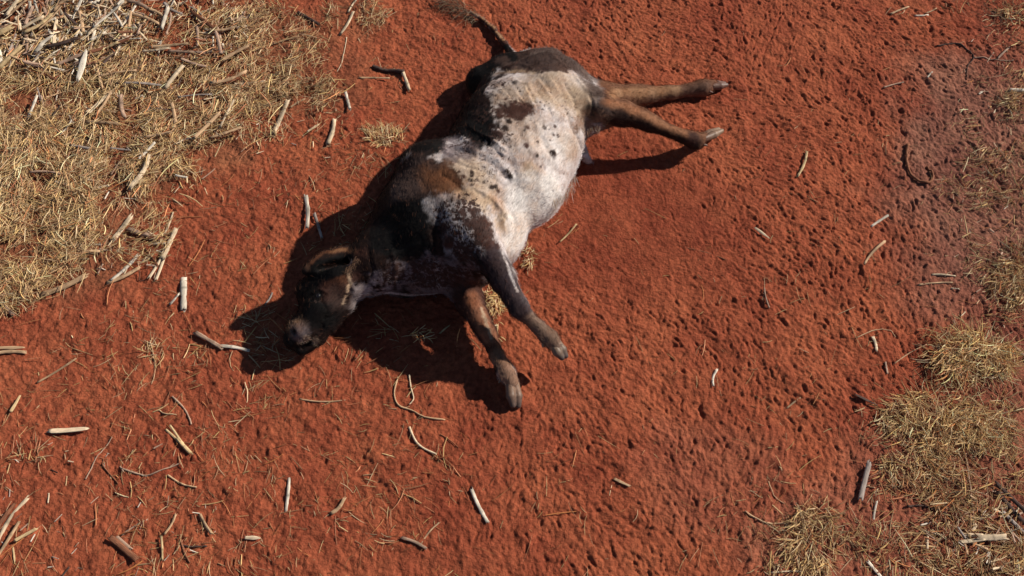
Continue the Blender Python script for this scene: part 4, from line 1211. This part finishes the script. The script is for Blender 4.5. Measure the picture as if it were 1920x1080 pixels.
path([(163, 900), (182, 862), (204, 833), (213, 821)], .004, 'p', "thin arching stem below the big cream husk", r1=.002)
path([(325, 745), (345, 765), (357, 785), (361, 798)], .005, 'p', "stem curving down to the frayed yellowish stalk", r1=.004)
path([(300, 770), (312, 778), (333, 779)], .004, 't', "short hooked stem left of the frayed yellowish stalk", r1=.003)
path([(283, 640), (290, 670), (291, 700), (286, 722)], .003, 't', "long hair-thin curved straw left of the snout shadow", r1=.002)
path([(1604, 635), (1640, 620), (1670, 621), (1678, 634)], .003, 't', "thin kinked straw above the small cream stub at right", r1=.002)
path([(1674, 684), (1705, 662), (1735, 648)], .003, 't', "thin straw arching toward the upper right tuft", r1=.002)
path([(1440, 903), (1450, 930), (1470, 945)], .003, 't', "thin bent straw below the trampled tracks at lower right", r1=.002)
path([(1395, 960), (1430, 980), (1460, 982), (1495, 980)], .004, 't', "long level straw just above the lone olive tuft", r1=.003)
path([(1440, 1075), (1480, 1072), (1512, 1073)], .004, 'c', "cream straw along the bottom edge under the lone olive tuft", r1=.003)
path([(340, 1012), (350, 1040), (358, 1056)], .006, 'r', "reddish splinter at the bottom, right of the bark piece", r1=.004)
path([(342, 1023), (360, 1026), (390, 1025)], .005, 'd', "short dark twig near the bottom left, in trampled soil", r1=.004)
path([(1640, 915), (1625, 912), (1610, 920)], .003, 't', "tiny straw crossing the weathered grey stalk", r1=.002)
path([(1810, 850), (1816, 900), (1822, 950), (1828, 1000)], .005, 'p', "long upright thin stem right of the straggling tuft", r1=.003)
path([(1700, 950), (1730, 948), (1765, 960), (1790, 975)], .006, 'd', "dark root curving below the straggling tuft", r1=.004)
path([(1860, 20), (1900, 38), (1925, 36)], .004, 'd', "dark thin twig in the top right corner", r1=.003)
path([(650, 70), (646, 95), (640, 120), (632, 135)], .003, 'c', "hair-thin pale straw hanging in an arc at the mat's right end", r1=.002)

# small bits between the larger stalks of the heap, built individually
WORDS = dict(w='whitish', c='cream', t='tan', y='straw yellow', p='pinkish', r='reddish', d='dark brown', g='grey')
KW = dict(tube='round bit', half='split bit', husk='leafy bit')
def heap_bits(n, cx, cy, rx, ry, label, group, zb, ln=(18, 46), seed=5, wr=(4, 9)):
    g = random.Random(seed)
    for _ in range(n):
        a, q = g.random() * 6.283, math.sqrt(g.random())
        x, y = cx + rx * q * math.cos(a), cy + ry * q * math.sin(a)
        if y < -25: continue
        t = g.choice([g.gauss(-1.3, .35), g.gauss(-.6, .3), g.gauss(.3, .5), g.uniform(0, 3.14)])
        l = g.uniform(*ln) / 2
        kd, cl = g.choice(['tube', 'tube', 'half', 'husk']), g.choice('wwcccttyppprdg')
        dg = math.degrees(math.atan2(-math.sin(t), math.cos(t))) % 180
        wd_ = 'level' if dg < 22 or dg > 158 else 'slanting up right' if dg < 68 else 'upright' if dg < 112 else 'slanting up left'
        rw = 'upper' if y < cy else 'lower'; cw = 'left' if x < cx - rx / 3 else 'right' if x > cx + rx / 3 else 'middle'
        size = 'long' if l * 2 > (ln[0] + ln[1]) / 2 else 'short'
        stalk(x - l * math.cos(t), y - l * math.sin(t), x + l * math.cos(t), y + l * math.sin(t), g.uniform(*wr), kd, cl,
              f"{size} {WORDS[cl]} {KW[kd]} {wd_}, {rw} {cw} of {label}", g.uniform(-.02, .02), g.random() * zb, group=group)
G1 = "small stalk bits in the top left heap"
heap_bits(72, 110, 45, 140, 85, "the top left stalk heap", G1, .055, (22, 60), seed=5, wr=(5, 10))
heap_bits(12, 300, 40, 110, 40, "the strip right of the heap", "small stalk bits right of the heap", .02, (14, 36), 6, (4, 7))
heap_bits(16, 230, 220, 200, 110, "the open left straw mat", "small stalk bits in the straw mat", .03, (14, 40), 7, (4, 7))
heap_bits(10, 1830, 1000, 90, 70, "the bottom right litter", "small stalk bits in the bottom right corner", .01, (10, 34), 9, (3, 6))
heap_bits(8, 1880, 320, 55, 230, "the right edge litter", "small stalk bits along the upper right edge", .006, (6, 18), 10, (3, 5))

def debris(specs):
    """uncountable chips and slivers of stalk, one object"""
    g = np.random.default_rng(77); Vs, Qs, Ts, Cs = [], [], [], []; o = 0
    protos = [tube_mesh(1.0, .085, k, (1, 1, 1), 300 + i) for i, k in enumerate(['tube', 'half', 'husk', 'half', 'tube', 'half'])]
    for (n, cx, cy, rx, ry, zb, l0, l1) in specs:
        for _ in range(n):
            a, q = g.random() * 6.283, math.sqrt(g.random())
            p = gp(cx + rx * q * math.cos(a), cy + ry * q * math.sin(a))
            V, Q, C = protos[g.integers(0, 6)]
            L = g.uniform(l0, l1); w = L * g.uniform(.5, 1.15)
            w = min(w, .105)
            v = V * np.array([L, w, w]); el_ = g.normal(0, .22); ya = g.choice([g.normal(1.25, .4), g.normal(.6, .4), g.normal(-.4, .5), g.uniform(0, 3.14)])
            M = np.array(Matrix.Rotation(ya, 3, 'Z') @ Matrix.Rotation(el_, 3, 'Y') @ Matrix.Rotation(g.uniform(-.6, .6), 3, 'X'))
            v = v @ M.T
            p[2] = float(gh(np.array([p[0]]), np.array([p[1]]))[0]) + w * .08 + zb * g.random() + abs(math.sin(el_)) * L * .35
            c = np.array(CC[g.choice(list("wwwccccttyypppprdg"))]) * g.uniform(.85, 1.2)
            Vs.append(v + p); Qs.append(Q + o); Cs.append(C * c); o += len(V)
    V, Q, C = np.concatenate(Vs), np.concatenate(Qs), np.concatenate(Cs)
    link("stalk_debris", new_mesh("stalk_debris", V, fix_tris(Q), M_STALK, C), None, "dense uncountable chips and slivers of broken dry stalk, thickest in the top left heap", "plant debris", None, "stuff")
debris([(640, 105, 40, 175, 105, .05, .035, .12), (260, 320, 50, 150, 75, .02, .03, .10), (140, 220, 230, 240, 150, .025, .03, .10), (40, 240, 470, 110, 60, .005, .02, .06),
        (70, 1840, 1000, 110, 80, .01, .02, .07), (60, 1850, 420, 80, 380, .006, .015, .04), (60, 200, 950, 230, 130, .004, .015, .05), (40, 500, 250, 160, 120, .004, .015, .05)])

# ---- hair: tail switch, belly fringe, groin and rump fringe
def hair_tuft(name, starts, yaw0, ysp, ln, w, cols, n, pit=(-.1, .15), curve=1.2, spread=.012):
    g = np.random.default_rng(len(name) + n)
    P = np.array(starts)[g.integers(0, len(starts), n)] + g.normal(0, spread, (n, 3)) * np.array([1, 1, .5])
    P[:, 2] = np.maximum(P[:, 2], .012)
    c = np.array(cols)[g.integers(0, len(cols), n)] * g.uniform(.7, 1.2, (n, 1))
    V, Q, C = blades(P, g.normal(yaw0, ysp, n), g.normal(pit[0], pit[1], n), g.uniform(*ln, n), g.uniform(*w, n), g.normal(0, curve, n), c, 5, .2)
    V[:, 2] = np.maximum(V[:, 2], .004)
    link(name, new_mesh(name, V - OFF, Q, M_HAIR, C, False), cow)
hair_tuft("tail_switch", [gp(893, 30, .03), gp(880, 22, .03), gp(868, 16, .03), gp(855, 10, .03), gp(845, 4, .03)], R(165), .5, (.06, .20), (.0016, .003),
          [(.40, .26, .14), (.30, .18, .10), (.52, .40, .26), (.14, .08, .05)], 200, spread=.022)
hair_tuft("belly_fringe", [pick(*p) for p in [(1082, 335), (1074, 350), (1066, 362), (1055, 372), (1045, 378)]], R(-80), .3, (.03, .07), (.0014, .0024), [(.66, .60, .55), (.45, .33, .24)], 170, (-.9, .2), .5, .014)
hair_tuft("groin_fringe", [pick(*p) for p in [(1086, 236), (1098, 242), (1110, 243), (1122, 241)]], R(-85), .3, (.02, .05), (.0014, .0024), [(.36, .22, .13), (.22, .12, .08), (.5, .4, .3)], 170, (-.9, .2), .5, .012)
hair_tuft("ear_hair", [pick(*p) for p in [(668, 485), (664, 492), (660, 498), (655, 504)]], R(-120), .5, (.02, .045), (.0012, .002), [(.10, .045, .025), (.16, .08, .04)], 110, (.1, .3), .6, .008)
# short coat hair lying over the whole hide, combed from head to tail and down the legs
def coat_hair(n):
    g = np.random.default_rng(9)
    ok = np.where(BV[:, 2] > .02)[0]
    i = g.choice(ok, n)
    P = BV[i] + g.normal(0, .004, (n, 3)); Nn = BN[i]
    px, py, _ = to_px(P)
    fl_ = np.tile(gp(1000, 130)[None] - gp(850, 440)[None], (n, 1)).astype(float)
    fr = (py > 470) & (px > 850); fl_[fr] = gp(1040, 640) - gp(920, 480)
    hd = px < 660; fl_[hd] = gp(660, 500) - gp(560, 640)
    hn = px > 1105; fl_[hn] = gp(1300, 220) - gp(1110, 200)
    fl_ /= np.linalg.norm(fl_, axis=1, keepdims=True)
    fl_ += (np.stack([fbm3(P, 7, 2, 5), fbm3(P, 7, 2, 15), fbm3(P, 7, 2, 25)], 1) - .5) * 1.6 + g.normal(0, .18, (n, 3)); fl_[:, 2] -= .35
    T = fl_ - Nn * (fl_ * Nn).sum(1)[:, None]; T /= np.linalg.norm(T, axis=1, keepdims=True)
    D = T + Nn * g.uniform(.03, .3, n)[:, None]; D /= np.linalg.norm(D, axis=1, keepdims=True)
    sp_ = speck[i] * .5 + fbm3(P, 48, 3, 123)
    c = coat[i] * g.uniform(.7, 1.2, (n, 1))
    c = np.where((sp_ > .78)[:, None], np.array([[.03, .018, .016]]), c)
    # soil dust and grime caught in the hair
    c = np.where((g.random(n) < .05)[:, None], c * .5 + np.array([[.12, .05, .03]]), c)
    V, Q, C = blades(P - Nn * .001, np.arctan2(D[:, 1], D[:, 0]), np.arcsin(np.clip(D[:, 2], -1, 1)), g.uniform(.012, .028, n), g.uniform(.0010, .0020, n), g.normal(0, .25, n), c, 2, .2)
    link("coat_hair", new_mesh("coat_hair", V - OFF, Q, M_FUR, C, False), cow)
coat_hair(70000)
hair_tuft("rump_fringe", [pick(*p) for p in [(1000, 98), (1015, 94), (1030, 92), (1045, 97), (1060, 108)]], R(70), .6, (.015, .035), (.0012, .002), [(.10, .06, .05), (.16, .11, .09)], 260, (.1, .3), .6, .014)
